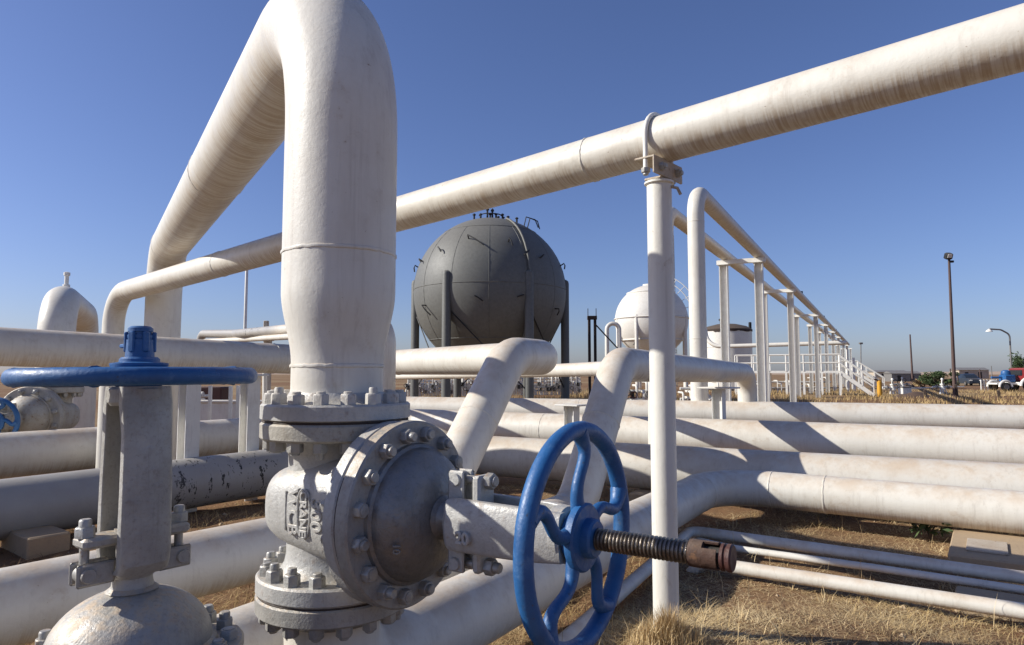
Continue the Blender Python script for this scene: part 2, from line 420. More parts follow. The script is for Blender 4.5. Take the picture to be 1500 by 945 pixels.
# ------------------------------------------------------------------ ground, hills
def ground_h(x, y):
    d = math.hypot(x, y); h = 0.0
    if d < 60:
        h += 0.055 * mnoise.fractal(Vector((x * .8, y * .8, 3.1)), 1.0, 2.0, 4) * min(1, 12 / max(d, 12))
        h += .13 * math.exp(-((x - .80) ** 2 + (y - 3.45) ** 2) / .45)
    if d > 18 and x > 5: h += 0.28 * max(0, mnoise.noise(Vector((x * .12, y * .2, 9)))) * min(1, (d - 18) / 10)
    return h
gv = []; gf = []; NA = 200; rads = [0.0]
r_ = 0.6
while r_ < 6500:
    rads.append(r_); r_ *= 1.035 if r_ < 60 else 1.18
gv.append((0, 0, ground_h(0, 0)))
for rr in rads[1:]:
    for k in range(NA):
        a = 2 * math.pi * k / NA; x, y = rr * math.cos(a), rr * math.sin(a); gv.append((x, y, ground_h(x, y)))
for k in range(NA): gf.append((0, 1 + k, 1 + (k + 1) % NA))
for i in range(len(rads) - 2):
    for k in range(NA):
        a = 1 + i * NA; gf.append((a + k, a + NA + k, a + NA + (k + 1) % NA, a + (k + 1) % NA))
gm = bpy.data.meshes.new('ground'); gm.from_pydata(gv, [], gf); gm.polygons.foreach_set('use_smooth', [True] * len(gf))
gm.materials.append(M['dirt']); struct('ground', gm)
hv = []; hf = []; NH = 240
for i in range(NH + 1):
    a = R(-75 + 150 * i / NH); x, y = math.sin(a), math.cos(a)
    h = 6 + 7 * mnoise.fractal(Vector((a * 6, 1.3, 0)), 1, 2, 4) + 3 * math.sin(a * 2 + .8)
    for rr, z in ((2200, -2), (2500, max(1.5, h)), (3000, max(1, h * .8)), (3600, -2)): hv.append((x * rr, y * rr, z))
for i in range(NH):
    for k in range(3): a = i * 4 + k; hf.append((a, a + 1, a + 5, a + 4))
hm = bpy.data.meshes.new('hills'); hm.from_pydata(hv, [], hf); hm.polygons.foreach_set('use_smooth', [True] * len(hf))
hm.materials.append(M['hazy_hill_soil']); struct('hills', hm)

# ------------------------------------------------------------------ valve builder (local z = stem, y = flow, x = across)
def hexnut_mesh(name, r, h, mat, stud=.55, studh=None):
    mb = MB(); rings = []
    def ring(rad, z, rnd=0):
        pts = []
        for k in range(24):
            a = 2 * math.pi * k / 24; kk = (a % (math.pi / 3)) - math.pi / 6
            hexr = rad * math.cos(math.pi / 6) / math.cos(kk)
            pts.append(Vector((math.cos(a) * min(hexr, rad * (1 - rnd)), math.sin(a) * min(hexr, rad * (1 - rnd)), z)))
        return pts
    rings = [ring(r, 0, .02), ring(r, h * .86, .02), ring(r * .98, h * .93, .07), ring(r * .90, h, .10)]
    mb.loft(rings)
    sr = r * stud; sh = studh if studh else h * .35
    mb.lathe([(sr, h * .9), (sr, h + sh * .75), (sr * .82, h + sh)], segs=14)
    return mb.mesh(name, mat, angle=30)
NUT = hexnut_mesh('bolt', .0275, .036, 'bolt_paint', .56, .010)
NUTW = hexnut_mesh('bolt', .0285, .036, 'bolt_white', .56, .008)
NUTB = hexnut_mesh('bolt', .0262, .027, 'bolt_paint', .62, .014)
VAR = {}
for base_me, (r0, h0, mt, st) in ((NUT, (.0275, .036, 'bolt_paint', .56)), (NUTW, (.0285, .036, 'bolt_white', .56)), (NUTB, (.0262, .027, 'bolt_paint', .62))):
    VAR[base_me] = [base_me] + [hexnut_mesh('bolt', r0, h0 * q, mt, st, h2) for q, h2 in ((1.0, .003), (1.04, .020), (.96, .009))]
def bolt(parent, me, p, d, name='bolt', spin=None, s=1.0):
    me = random.choice(VAR[me]); s *= random.uniform(.96, 1.04)
    o = bpy.data.objects.new(name, me); COL.objects.link(o); o.parent = parent
    q = Vector(d).to_track_quat('Z', 'Y').to_matrix().to_4x4()
    o.matrix_local = Matrix.Translation(p) @ q @ Matrix.Rotation(spin if spin is not None else random.random() * 6, 4, 'Z') @ Matrix.Scale(s, 4)
    return o
def disc_prof(r, t, ch=.006, r0=0.0): # flange plate standing on height 0..t
    return [(r - ch, 0), (r, ch), (r, t - ch), (r - ch, t)]
def superring(z, a, b, n, N=40):
    pts = []
    for k in range(N):
        t = 2 * math.pi * k / N; c, s_ = math.cos(t), math.sin(t)
        pts.append(Vector((a * math.copysign(abs(c) ** (2 / n), c), b * math.copysign(abs(s_) ** (2 / n), s_), z)))
    return pts
def text_mb(txt, size, depth):
    cu = bpy.data.curves.new('txt', 'FONT'); cu.body = txt; cu.size = size; cu.extrude = depth; cu.align_x = 'CENTER'; cu.align_y = 'CENTER'
    cu.bevel_depth = depth * .35; cu.bevel_resolution = 0; cu.resolution_u = 3; cu.offset = size * .012
    ob = bpy.data.objects.new('txt', cu); me = bpy.data.meshes.new_from_object(ob)
    mb = MB(); mb.add([v.co.copy() for v in me.vertices], [tuple(p.vertices) for p in me.polygons])
    bpy.data.objects.remove(ob); bpy.data.curves.remove(cu); bpy.data.meshes.remove(me)
    return mb
def place(mb, o, ex, ey):
    ex = Vector(ex).normalized(); ey = Vector(ey).normalized(); ez = ex.cross(ey); o = Vector(o)
    mb.v = [o + ex * p.x + ey * p.y + ez * p.z for p in mb.v]; return mb

def valve(root, yoke_len=.415, stem_out=.372, wheel_r=.298, bonmat='valve_silver', yokemat='valve_paint', bodymat='valve_paint',
          lettering=False, spoke0=0.0, coupler='rust', bon_r=.305, nbolt=16, tube=.026, dome=.158, arm=.080):
    s0 = .373
    FL = .2975   # joint distance from the centre along the flow
    # body: two necks with their flanges, and the bowl
    mb = MB()
    for sg in (1, -1):
        z = (0, sg, 0)
        mb.lathe([(.168, 0), (.165, .13), (.166, .17), (.172, .20), (.19, .228), (.20, .2335)], z=z, segs=48)
    rings = []
    for z, a, b, n in ((-.205, .06, .05, 2), (-.200, .12, .085, 2.2), (-.182, .16, .11, 2.5), (-.15, .187, .13, 2.9), (-.10, .20, .142, 3.2), (0, .204, .158, 3.4),
                       (.10, .207, .176, 3.2), (.18, .21, .192, 2.8), (.235, .222, .212, 2.3), (.262, .238, .232, 2.0)):
        rings.append(superring(z, a, b, n))
    mb.loft(rings)
    part('body', mb, bodymat, root, angle=50)
    for sg in (1, -1):
        f = MB().lathe(disc_prof(.266, .060, .007), o=(0, sg * (FL - .0635), 0), z=(0, sg, 0), segs=72)
        part('flange', f, 'flange_rusty' if sg > 0 else bodymat, root)
        for k in range(16):
            a = 2 * math.pi * (k + .5) / 16; p = Vector((.228 * math.cos(a), 0, .228 * math.sin(a)))
            bolt(root, NUT, p + Vector((0, sg * (FL - .0635), 0)), (0, -sg, 0))
            bolt(root, NUTW if sg > 0 else NUT, p + Vector((0, sg * (FL + .0625), 0)), (0, sg, 0))
    for sg in (1, -1): part('gasket', MB().lathe([(.258, -.0045), (.2605, 0), (.258, .0045)], o=(0, sg * FL, 0), z=(0, 1, 0), segs=64), 'rust_dark', root)
    part('gasket', MB().lathe([(bon_r - .009, -.004), (bon_r - .009, .004)], o=(0, 0, s0 - .057), segs=64), 'rust_dark', root)
    # bonnet joint: body flange, bonnet flange
    part('bonnet_flange', MB().lathe(disc_prof(bon_r - .004, .052), o=(0, 0, s0 - .112), segs=80), bodymat, root)
    bf = part('bonnet_flange', MB().lathe(disc_prof(bon_r, .054), o=(0, 0, s0 - .054), segs=80), 'valve_grey', root)
    for k in range(nbolt):
        a = 2 * math.pi * (k + .5) / nbolt; rr = bon_r - .043; p = Vector((rr * math.cos(a), rr * math.sin(a), 0))
        bolt(root, NUTB, p + Vector((0, 0, s0)), (0, 0, 1)); bolt(root, NUTB, p + Vector((0, 0, s0 - .112)), (0, 0, -1))
    # dome
    pr = [(.232, s0 - .002), (.228, s0 + .012), (.217, s0 + .018)]
    for i in range(1, 12):
        t = i / 12 * R(80); pr.append((.216 * math.cos(t), s0 + .018 + dome * math.sin(t)))
    pr += [(.070, s0 + dome + .014), (.056, s0 + dome + .024), (.052, s0 + dome + .042), (.054, s0 + dome + .077)]
    part('bonnet', MB().lathe(pr, segs=64), bonmat, root, angle=30)
    sA = s0 + dome + .064; sB = sA + yoke_len
    # yoke: two arms either side of the stem, foot ring and head
    hw = .080
    for sg in (1, -1):
        rings = []
        for t, off, wd, th in ((.0, .050, .056, .036), (.02, .062, .070, .040), (.06, .076, arm * .97, .038), (.12, .080, arm, .034), (.45, .080, arm * .98, .030), (.75, .076, arm * .95, .030), (.90, .066, .072, .032), (1.0, .056, .070, .036)):
            z = sA + t * yoke_len; ring = []
            for k in range(20):
                a = 2 * math.pi * k / 20; c, s_ = math.cos(a), math.sin(a)
                u = wd * math.copysign(abs(c) ** .22, c); v = th * .5 * math.copysign(abs(s_) ** .35, s_)
                # plates are dished round the stem
                ring.append(Vector((sg * (off + v - .22 * u * u / .08 * .9 * 1.0), u * 1.0, z)))
            rings.append(ring if sg > 0 else ring[::-1])
        part('yoke_arm', MB().loft(rings), yokemat, root, angle=24)
    part('yoke_foot', MB().lathe([(.050, sA - .014), (.058, sA - .008), (.062, sA + .0), (.062, sA + .012), (.056, sA + .018)], segs=40), yokemat, root)
    part('yoke_head', MB().lathe([(.072, sB - .055), (.080, sB - .045), (.080, sB - .008), (.070, sB)], segs=40), yokemat, root)
    # gland plate with lugs, eye bolts
    gz = sA + .105
    gp = MB()
    gp.box((0, 0, gz), (.085, .295, .030), ch=.008); gp.lathe([(.045, gz - .06), (.047, gz - .01), (.052, gz + .02)], segs=24)
    part('gland_plate', gp, yokemat, root)
    for sg in (1, -1):
        lug = MB()
        for dx in (-.024, .024): lug.box((dx, sg * .108, sA + .02), (.014, .098, .062), ch=.006)
        lug.lathe([(.018, -.040), (.020, -.036), (.020, .036), (.018, .040)], o=(0, sg * .130, sA + .02), z=(1, 0, 0), segs=16)
        part('lug', lug, yokemat, root)
        eb = MB().lathe([(.0125, sA + .02), (.0125, gz + .045)], o=(0, sg * .130, 0), segs=14)
        eb.lathe([(.024, -.014), (.024, .014)], o=(0, sg * .130, sA + .02), z=(1, 0, 0), segs=16)
        part('eye_bolt', eb, 'bolt_paint', root)
        bolt(root, NUTB, Vector((0, sg * .130, gz + .015)), (0, 0, 1), 'nut')
    # stem inside the yoke and beyond the wheel
    zw = sB + .028
    part('stem_rod', MB().lathe([(.024, sA - .02), (.024, sB)], segs=20), 'stem_steel', root)
    # handwheel
    rim = MB(); N = 96; rr_ = []
    pts = []
    for k in range(N):
        a = 2 * math.pi * k / N
        u = Vector((math.cos(a), math.sin(a), 0)); ring = []
        for j in range(14):
            b = 2 * math.pi * j / 14; tt = tube * (1 + .025 * mnoise.noise(Vector((u.x * 9, u.y * 9, b))))
            ring.append(u * (wheel_r + tt * math.cos(b)) + Vector((0, 0, zw + tt * 1.1 * math.sin(b))))
        rr_.append(ring)
    v = [p for q in rr_ for p in q]; f = []
    for k in range(N):
        for j in range(14): f.append((k * 14 + j, ((k + 1) % N) * 14 + j, ((k + 1) % N) * 14 + (j + 1) % 14, k * 14 + (j + 1) % 14))
    rim.add(v, f)
    wh = part('handwheel', rim, 'blue_paint', root)
    hub = MB().lathe([(.058, zw - .030), (.062, zw - .026), (.062, zw - .004), (.092, zw + .0), (.096, zw + .006), (.096, zw + .022), (.090, zw + .028), (.056, zw + .030), (.054, zw + .052), (.048, zw + .058)], segs=44)
    part('hub', hub, 'blue_paint', wh)
    for k in range(5):
        a0 = spoke0 + 2 * math.pi * k / 5; ps = []; rs = []
        for i in range(17):
            t = i / 16; rad = .055 + (wheel_r - .058) * t
            da = .27 * math.sin(2 * math.pi * t) * (1 - .25 * t) * .62
            a = a0 + da
            ps.append(Vector((rad * math.cos(a), rad * math.sin(a), zw + .006 * math.sin(math.pi * t)))); rs.append(.0235 - .006 * math.sin(math.pi * t) + .005 * max(0, t - .85) / .15)
        part('spoke', MB().sweep(ps, rs, 14), 'blue_paint', wh)
    zt = zw + .058
    if stem_out > .1:
        prof = []; z = zt; pitch = .0112
        while z < zt + stem_out - .11:
            prof += [(.0250, z), (.0305, z + pitch * .25), (.0305, z + pitch * .52), (.0250, z + pitch * .78)]; z += pitch
        ze = z
        part('stem', MB().lathe(prof, segs=28), 'stem_steel', root, angle=20)
        # slotted coupler: three shell segments, ring, cap
        cp = MB().lathe([(.034, ze - .002), (.035, ze + .002), (.035, ze + .034), (.030, ze + .036)], segs=32)
        for k in range(3):
            a0 = R(120 * k + 20); a1 = a0 + R(82); inner = []; outer = []
            for z_ in (ze + .033, ze + .072):
                row = []
                for i in range(8):
                    a = a0 + (a1 - a0) * i / 7; row.append((Vector((math.cos(a) * .035, math.sin(a) * .035, z_)), Vector((math.cos(a) * .030, math.sin(a) * .030, z_))))
                outer.append(row)
            v = []; f = []
            for row in outer:
                for o_, i_ in row: v += [o_, i_]
            for i in range(7):
                a = 2 * i; b = 16 + 2 * i
                f += [(a, a + 2, b + 2, b), (a + 1, b + 1, b + 3, a + 3), (b, b + 2, b + 3, b + 1), (a, a + 1, a + 3, a + 2)]
            f += [(0, 16, 17, 1), (14, 15, 31, 30)]
            cp.add(v, f)
        part('coupler', cp, 'rust_brown', root, 'rusty slotted end collar')
        part('coupler_core', MB().lathe([(.022, ze + .03), (.022, ze + .09)], segs=20), 'dark_steel', root)
        part('coupler_ring', MB().lathe([(.030, ze + .078), (.034, ze + .080), (.034, ze + .087), (.030, ze + .089), (.030, ze + .092), (.034, ze + .094), (.035, ze + .104), (.031, ze + .108)], segs=32), 'rust_red', root)
    elif stem_out > 0:
        cp = MB().lathe([(.075, zw + .028), (.078, zw + .034), (.078, zw + .040), (.040, zw + .046), (.037, zt + .052)], segs=32)
        part('stem_sleeve', cp, 'blue_paint', root)
        for k in range(6):
            a = 2 * math.pi * k / 6; u = Vector((math.cos(a), math.sin(a), 0)); x = Vector((-u.y, u.x, 0))
            part('sleeve_rib', MB().box(u * .037 + Vector((0, 0, zt + .045)), (.012, .018, .060), Matrix((u, x, Vector((0, 0, 1)))).transposed(), .003), 'blue_paint', root)
        part('stem_cap', MB().lathe([(.031, zt + .050), (.035, zt + .056), (.035, zt + .066), (.030, zt + .068), (.030, zt + .074), (.034, zt + .076), (.034, zt + .086), (.027, zt + .092)], segs=32), 'blue_paint', root)
        part('key_tab', MB().box((-.055, -.02, zt + .035), (.05, .014, .012), ch=.003), 'blue_paint', root)
    if lettering:
        X = -.2065
        for txt, z, size in (('WCB', .020, .066), ('CRANE', .074, .046), ('300', .135, .072)):
            part('lettering', place(text_mb(txt, size, .005), (X + (.003 if z < .05 else 0), 0, z), (0, -1, 0), (0, 0, 1)), bodymat, root)
        ov = [Vector((X, .078 * math.copysign(abs(math.cos(t)) ** .7, math.cos(t)), .073 + .030 * math.copysign(abs(math.sin(t)) ** .8, math.sin(t)))) for t in [2 * math.pi * k / 40 for k in range(41)]]
        part('casting_border', MB().sweep(ov, .0042, 8), bodymat, root)
        part('casting_line', MB().sweep([(X + .004, .065, -.022), (X + .004, -.065, -.022)], .0035, 8), bodymat, root)
        part('lettering', place(text_mb('20', .050, .007), (-.099, -.03, sA + .10), (0, 0, 1), (0, 1, 0)), yokemat, root)
        a = R(200)
        part('lettering', place(text_mb('10', .032, .003), (.197 * math.cos(a), .197 * math.sin(a), s0 + .092), (0, -1, 0), (.5, 0, .86)), bonmat, root)

def frame(o, z, y):
    z = Vector(z).normalized(); y = Vector(y).normalized(); x = y.cross(z).normalized()
    m4 = Matrix((x, y, z)).transposed().to_4x4(); m4.translation = Vector(o); return m4
V0 = Vector((-.643, 2.524, .9375))
AX = Vector((.842, -.539, 0))
vr = thing('gate_valve', 'grey gate valve with round bolted bonnet facing the upright blue handwheel and long threaded stem', 'valve', mat4=frame(V0, AX, (0, 0, 1)))
valve(vr, lettering=True, spoke0=R(90), dome=.115, yoke_len=.41, wheel_r=.302, tube=.0245)
# the bigger bodies of parts use these plan directions
P = Vector((.62, .785, 0)); Q = Vector((-.80, .60, 0))
V3 = Vector((-1.095, 2.03, .235))
v3 = thing('gate_valve', 'silver gate valve in the left corner with its blue handwheel lying flat', 'valve', mat4=frame(V3, (-.012, .0, 1), P))
valve(v3, yoke_len=.534, stem_out=.05, wheel_r=.308, arm=.071, bonmat='valve_grey', yokemat='valve_grey', spoke0=R(30), bodymat='valve_grey', tube=.0225)

# ------------------------------------------------------------------ pipes
# 1 the tall arch
FLz = V0.z + .2975
TD = Vector((-.513 * 8.5 - V0.x, 8.5 - V0.y, 0)).normalized()
T0 = Vector((V0.x, V0.y, 0)); T1 = Vector((-.513 * 8.5, 8.5, 0))
ZT = 2.92
def arch_r(p, L):
    if (p.xy - T0.xy).length < .01:
        z = p.z
        if z < FLz + .10: return .178 - .013 * min(1, max(0, (z - FLz - .055) / .05))
        if z < FLz + .20: return .165
        if z < FLz + .47:
            t = (z - FLz - .20) / .27; return .165 + .041 * (3 * t * t - 2 * t ** 3)
    return .206
base = T0 + Vector((0, 0, FLz))
pp = path([base + Vector((0, 0, .05)), T0 + Vector((0, 0, ZT)), T1 + Vector((0, 0, ZT)), T1], .61, 20)
pp = [base + Vector((0, 0, .05 + .02 * i)) for i in range(26)] + [p for p in pp if p.z > FLz + .57 or (p.xy - T0.xy).length > .01]
arch = thing('arch_pipe', 'huge cream arch pipe rising from the bolted gate valve', 'pipe', base)
part('pipe_wall', MB().sweep(pp, .2, 64, rfun=arch_r), 'pipe_paint_drip', arch)
part('flange', MB().lathe([(.255, .0035), (.266, .009), (.266, .055), (.259, .062), (.205, .062), (.182, .075), (.168, .10)], o=base, segs=72), 'valve_paint', arch)
for p, d, rr in ((base + Vector((0, 0, .195)), (0, 0, 1), .165), (T0 + Vector((0, 0, 1.842)), (0, 0, 1), .206), (T0 + TD * 3.0 + Vector((0, 0, ZT)), TD, .206), (T1 - TD * .62 + Vector((0, 0, ZT)), TD, .206)):
    part('weld_bead', weld_mb(Vector(p), Vector(d), rr), 'pipe_paint', arch)

# 2 diagonal pipe from under the valve that turns into the front ground pipe
bot = Vector((V0.x, V0.y, V0.z - .2975))
DG = Vector((.52, .854, 0)).normalized()
Zd = .305
C4a = Vector((.43 * 6.4, 6.4, 0)); D4 = Vector((.82, -.57, 0)).normalized()
# corner: intersection of the two plan lines
def isect(a, d, b, e):
    den = d.x * e.y - d.y * e.x; t = ((b.x - a.x) * e.y - (b.y - a.y) * e.x) / den; return a + d * t
cor = isect(Vector((V0.x, V0.y, 0)), DG, C4a, D4)
zz = Vector((0, 0, Zd))
end4 = C4a + D4 * 9
dp = thing('diagonal_pipe', 'pipe leaving the valve underside and bending to become the front ground pipe', 'pipe', bot)
dpp = path([bot - Vector((0, 0, .06)), Vector((bot.x, bot.y, Zd)), cor + zz, end4 + zz], [.19, .52], 16)
part('pipe_wall', MB().sweep(dpp, .168, 48), 'pipe_paint', dp)
part('flange', MB().lathe([(.180, -.10), (.205, -.064), (.259, -.064), (.266, -.057), (.266, -.009), (.259, -.0035)], o=bot, segs=72), 'valve_grey', dp)
for p, d in ((cor + D4 * .55 + zz, D4), (cor + D4 * 1.02 + zz, D4), (C4a + D4 * 4.5 + zz, D4), (cor - DG * .6 + zz, DG)):
    part('weld_bead', weld_mb(p, d, .168), 'pipe_paint', dp)

# 3 ground pipe behind it, with its left run (stained)
c3 = Vector((-.135 * 9.5, 9.5, 0)); D3 = Vector((.86, -.51, 0)).normalized()
p3 = isect(c3, D3, Vector((.43 * 7.2, 7.2, 0)), Vector((1, 0, 0)))
c3 = p3 - D3 * ((p3 - c3).length)
L2s = c3 - P * 7.6
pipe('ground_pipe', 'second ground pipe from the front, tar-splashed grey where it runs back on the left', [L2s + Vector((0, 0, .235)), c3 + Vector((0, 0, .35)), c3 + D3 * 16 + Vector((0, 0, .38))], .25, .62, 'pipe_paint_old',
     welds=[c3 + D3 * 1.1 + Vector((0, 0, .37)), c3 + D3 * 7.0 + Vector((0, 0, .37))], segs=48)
# 4 third ground pipe
p2 = Vector((.43 * 9.5, 9.5, 0)); c2 = isect(p2, D3, Vector((-.165, 1, 0)) * 13, Vector((-.165, 1, 0)))
pipe('ground_pipe', 'third ground pipe from the front, broad and white in the middle of the row', [c2 - P * 10 + Vector((0, 0, .40)), c2 + Vector((0, 0, .465)), c2 + D3 * 20 + Vector((0, 0, .465))], .275, .62, 'pipe_paint',
     welds=[c2 + D3 * 3.2 + Vector((0, 0, .485)), c2 + D3 * 13 + Vector((0, 0, .485))], segs=48)
# 5 rear ground pipe
p1 = atz(1097, 13, .66); D1 = Vector((.93, -.37, 0)).normalized(); c1 = Vector((p1.x, p1.y, 0)) - D1 * 8.3
pipe('ground_pipe', 'rearmost dusty ground pipe of the row, its top edge cutting off the field', [c1 - Vector((0, 0, .1)), c1 + Vector((0, 0, .635)), c1 + D1 * 24 + Vector((0, 0, .635))], .25, .5, 'pipe_paint',
     welds=[c1 + D1 * 13.2 + Vector((0, 0, .635)), c1 + D1 * 5 + Vector((0, 0, .635))], segs=48)

# 6 pipe A : left bottom run, rise, crank and the fat run across the left
a_top = atz(745, 6.4, 1.57)
aP = Vector((.50, .866, 0))
a_low = a_top - aP * 1.15; a_low.z = .35
a_start = a_low - P * 6.5; a_start.z = .30
a_c2 = a_top + aP * .78
a_c3 = atz(530, 11.0, 1.57)
pipe('cranked_pipe', 'pipe rising left of the blue wheel and cranking back towards the grey sphere', [a_start, a_low, a_top, a_c2, a_c3, Vector((a_c3.x, a_c3.y, 0))], .18, [.45, .40, .36, .3], 'pipe_paint',
     welds=[a_top - aP * .55 - Vector((0, 0, .55)), a_c2.lerp(a_c3, .72)], segs=44)
f_e = atz(482, 8.85, 1.57)
pipe('fat_pipe', 'fat level pipe crossing the left side behind the flat blue wheel', [atz(-160, 5.75, 1.67) + (atz(-160, 5.75, 1.67) - f_e) * .8, f_e, Vector((f_e.x, f_e.y, 0))], .18, .3, 'pipe_paint', welds=[atz(408, 8.2, 1.585)], segs=44)
# 7 pipe B
b_top = atz(905, 6.9, 1.50); bP = Vector((.50, .866, 0))
b_low = b_top - bP * 1.05; b_low.z = .22
b_start = b_low - bP * 7; b_start.z = .205
b_far = atz(1094, 13.1, 1.42)
pipe('cranked_pipe', 'white pipe rising behind the blue wheel and running level behind the slim post', [b_start, b_low, b_top, b_far, Vector((b_far.x, b_far.y, .6))], .178, [.45, .40, .42], 'pipe_paint',
     welds=[b_top - bP * .5 - Vector((0, 0, .52))], segs=44)
# 8 thin level pipe under the grey sphere
pipe('thin_pipe', 'slim white pipe running level in front of the grey sphere legs', [atz(430, 26, 1.30), atz(575, 21, 1.33), atz(905, 9.4, 1.48), atz(962, 8.6, 1.48), atz(962, 8.6, 0)], .105, [.3, .3, .25], 'pipe_paint')
# 9 upright pipe half hidden behind the arch leg
q0 = atz(563, 7.3, 0)
pipe('upright_pipe', 'narrow white upright pipe peeping out behind the right of the arch leg', [q0, q0 + Vector((0, 0, 2.0)), q0 + Vector((-.8, .8, 2.0)), q0 + Vector((-.8, .8, 0))], .10, .3, 'pipe_paint')

# 10 overhead pipe and its post
PX, PY = .768, 3.5
oh_z = 2.62
o_a = Vector((PX, PY, oh_z)); oh_end = at(168, 431, 8.5); oh_d3 = (oh_end - o_a).normalized(); oh_d = Vector((oh_d3.x, oh_d3.y, 0)).normalized()
o_s = o_a - oh_d3 * 3.6; o_e = oh_end
oe2 = o_e + oh_d * .0
pipe('overhead_pipe', 'long overhead pipe slanting from the upper right down behind the arch, brown drips underneath', [o_s, o_e, Vector((o_e.x, o_e.y, 0))], .1225, .42, 'pipe_paint_drip',
     welds=[o_a + oh_d3 * .42, o_a + oh_d3 * 4.8], segs=48)
post = thing('pipe_post', 'slim white post with a clamp holding up the overhead pipe', 'post', (PX, PY, .1))
pt = oh_z - .1225 - .10
part('post_tube', MB().sweep([(PX, PY, -.1), (PX, PY, .6), (PX, PY, 1.2), (PX, PY, 1.8), (PX, PY, pt - .01)], .064, 40), 'pipe_paint_clean', post)
part('cap_plate', MB().lathe([(.070, pt - .014), (.076, pt - .010), (.076, pt), (.070, pt + .003)], o=(PX, PY, 0), segs=36), 'steel_white', post)
ohx = oh_d; ohy = Vector((oh_d.y, -oh_d.x, 0))  # along, across (towards right-back)
F3 = Matrix((ohy, ohx, Vector((0, 0, 1)))).transposed()
cz = pt + .05
ch = MB(); cpos = Vector((PX, PY, cz + .004))
ch.box(cpos + Vector((0, 0, .043)), (.30, .115, .012), F3, .003)
ch.box(cpos - ohx * .052 , (.30, .011, .085), F3, .003)
ch.box(cpos - Vector((0, 0, .046)), (.14, .095, .012), F3, .003)
part('channel', ch, 'bracket_tan', post)
ub = [];
for i in range(25):
    a = math.pi * i / 24
    ub.append(Vector((PX, PY, oh_z)) + ohy * .136 * math.cos(a) + Vector((0, 0, .136 * math.sin(a))))
ub = [Vector((PX, PY, cz - .02)) + ohy * .136] + ub + [Vector((PX, PY, cz - .02)) - ohy * .136]
part('clamp_strap', MB().sweep(ub, .0125, 12), 'steel_white', post)
for sg in (1, -1):
    n = bpy.data.objects.new('nut', NUTB); COL.objects.link(n); n.parent = post
    n.matrix_local = Matrix.Translation(Vector((PX, PY, cz - .005)) + ohy * .136 * sg - Vector((PX, PY, .1))) @ Matrix.Rotation(math.pi, 4, 'X') @ Matrix.Scale(.9, 4)
    n2 = bpy.data.objects.new('bolt', NUTB); COL.objects.link(n2); n2.parent = post
    n2.matrix_local = Matrix.Translation(cpos - ohx * .0575 + ohy * .085 * sg - Vector((PX, PY, .1))) @ (-ohx).to_track_quat('Z', 'Y').to_matrix().to_4x4() @ Matrix.Scale(.85, 4)
part('hook', MB().sweep([(PX + .05, PY - .03, pt - .03), (PX + .085, PY - .04, pt - .04), (PX + .10, PY - .045, pt - .075)], .008, 8), 'bracket_tan', post)

# 11 second arch with its valve at far left
U0 = atz(79, 9.8, .935 + .37); U1 = atz(116, 13.0, 0)
v2m = frame((U0.x, U0.y, .80), (.05, -1, 0), (0, 0, 1)) @ Matrix.Scale(1.42, 4)
v2 = thing('gate_valve', 'weathered small valve under the little arch pipe at the left edge', 'valve', mat4=v2m)
valve(v2, yoke_len=.20, stem_out=0, wheel_r=.2, bodymat='flange_rusty', yokemat='flange_rusty', bonmat='flange_rusty', nbolt=12, tube=.02)
ar = thing('arch_pipe', 'small arch pipe with a vent nipple behind the fat pipe at far left', 'pipe', (U0.x, U0.y, 1.21))
b0 = Vector((U0.x, U0.y, .80 + .2975 * 1.42))
part('pipe_wall', MB().sweep(path([b0, Vector((U0.x, U0.y, 2.50)), Vector((U1.x, U1.y, 2.50)), Vector((U1.x, U1.y, 0))], .62, 16), .235, 40), 'pipe_paint_drip', ar)
part('flange', MB().lathe([(.30, .004), (.322, .012), (.322, .07), (.312, .078), (.25, .08), (.236, .12)], o=b0, segs=48), 'flange_rusty', ar)
nn = Vector((U0.x, U0.y, 2.5)).lerp(Vector((U1.x, U1.y, 2.5)), .22) + Vector((0, 0, .22))
part('vent_nipple', MB().lathe([(.05, 0), (.05, .06), (.03, .07), (.03, .20), (.045, .205), (.045, .25), (.02, .26)], o=nn, segs=16), 'steel_white', ar)

# pipe under valve 3 (flow along P, at the bottom left corner)
pipe('valve_pipe', 'short pale pipe carrying the silver valve in the bottom left corner', [V3 + P * .36, V3 + P * 1.25, V3 + P * 1.25 - Vector((0, 0, .6))], .165, .25, 'pipe_paint')
pipe('valve_pipe', 'pale pipe feeding the silver corner valve from the camera side', [V3 - P * .36, V3 - P * 1.4, V3 - P * 1.4 - Vector((0, 0, .6))], .165, .25, 'pipe_paint')

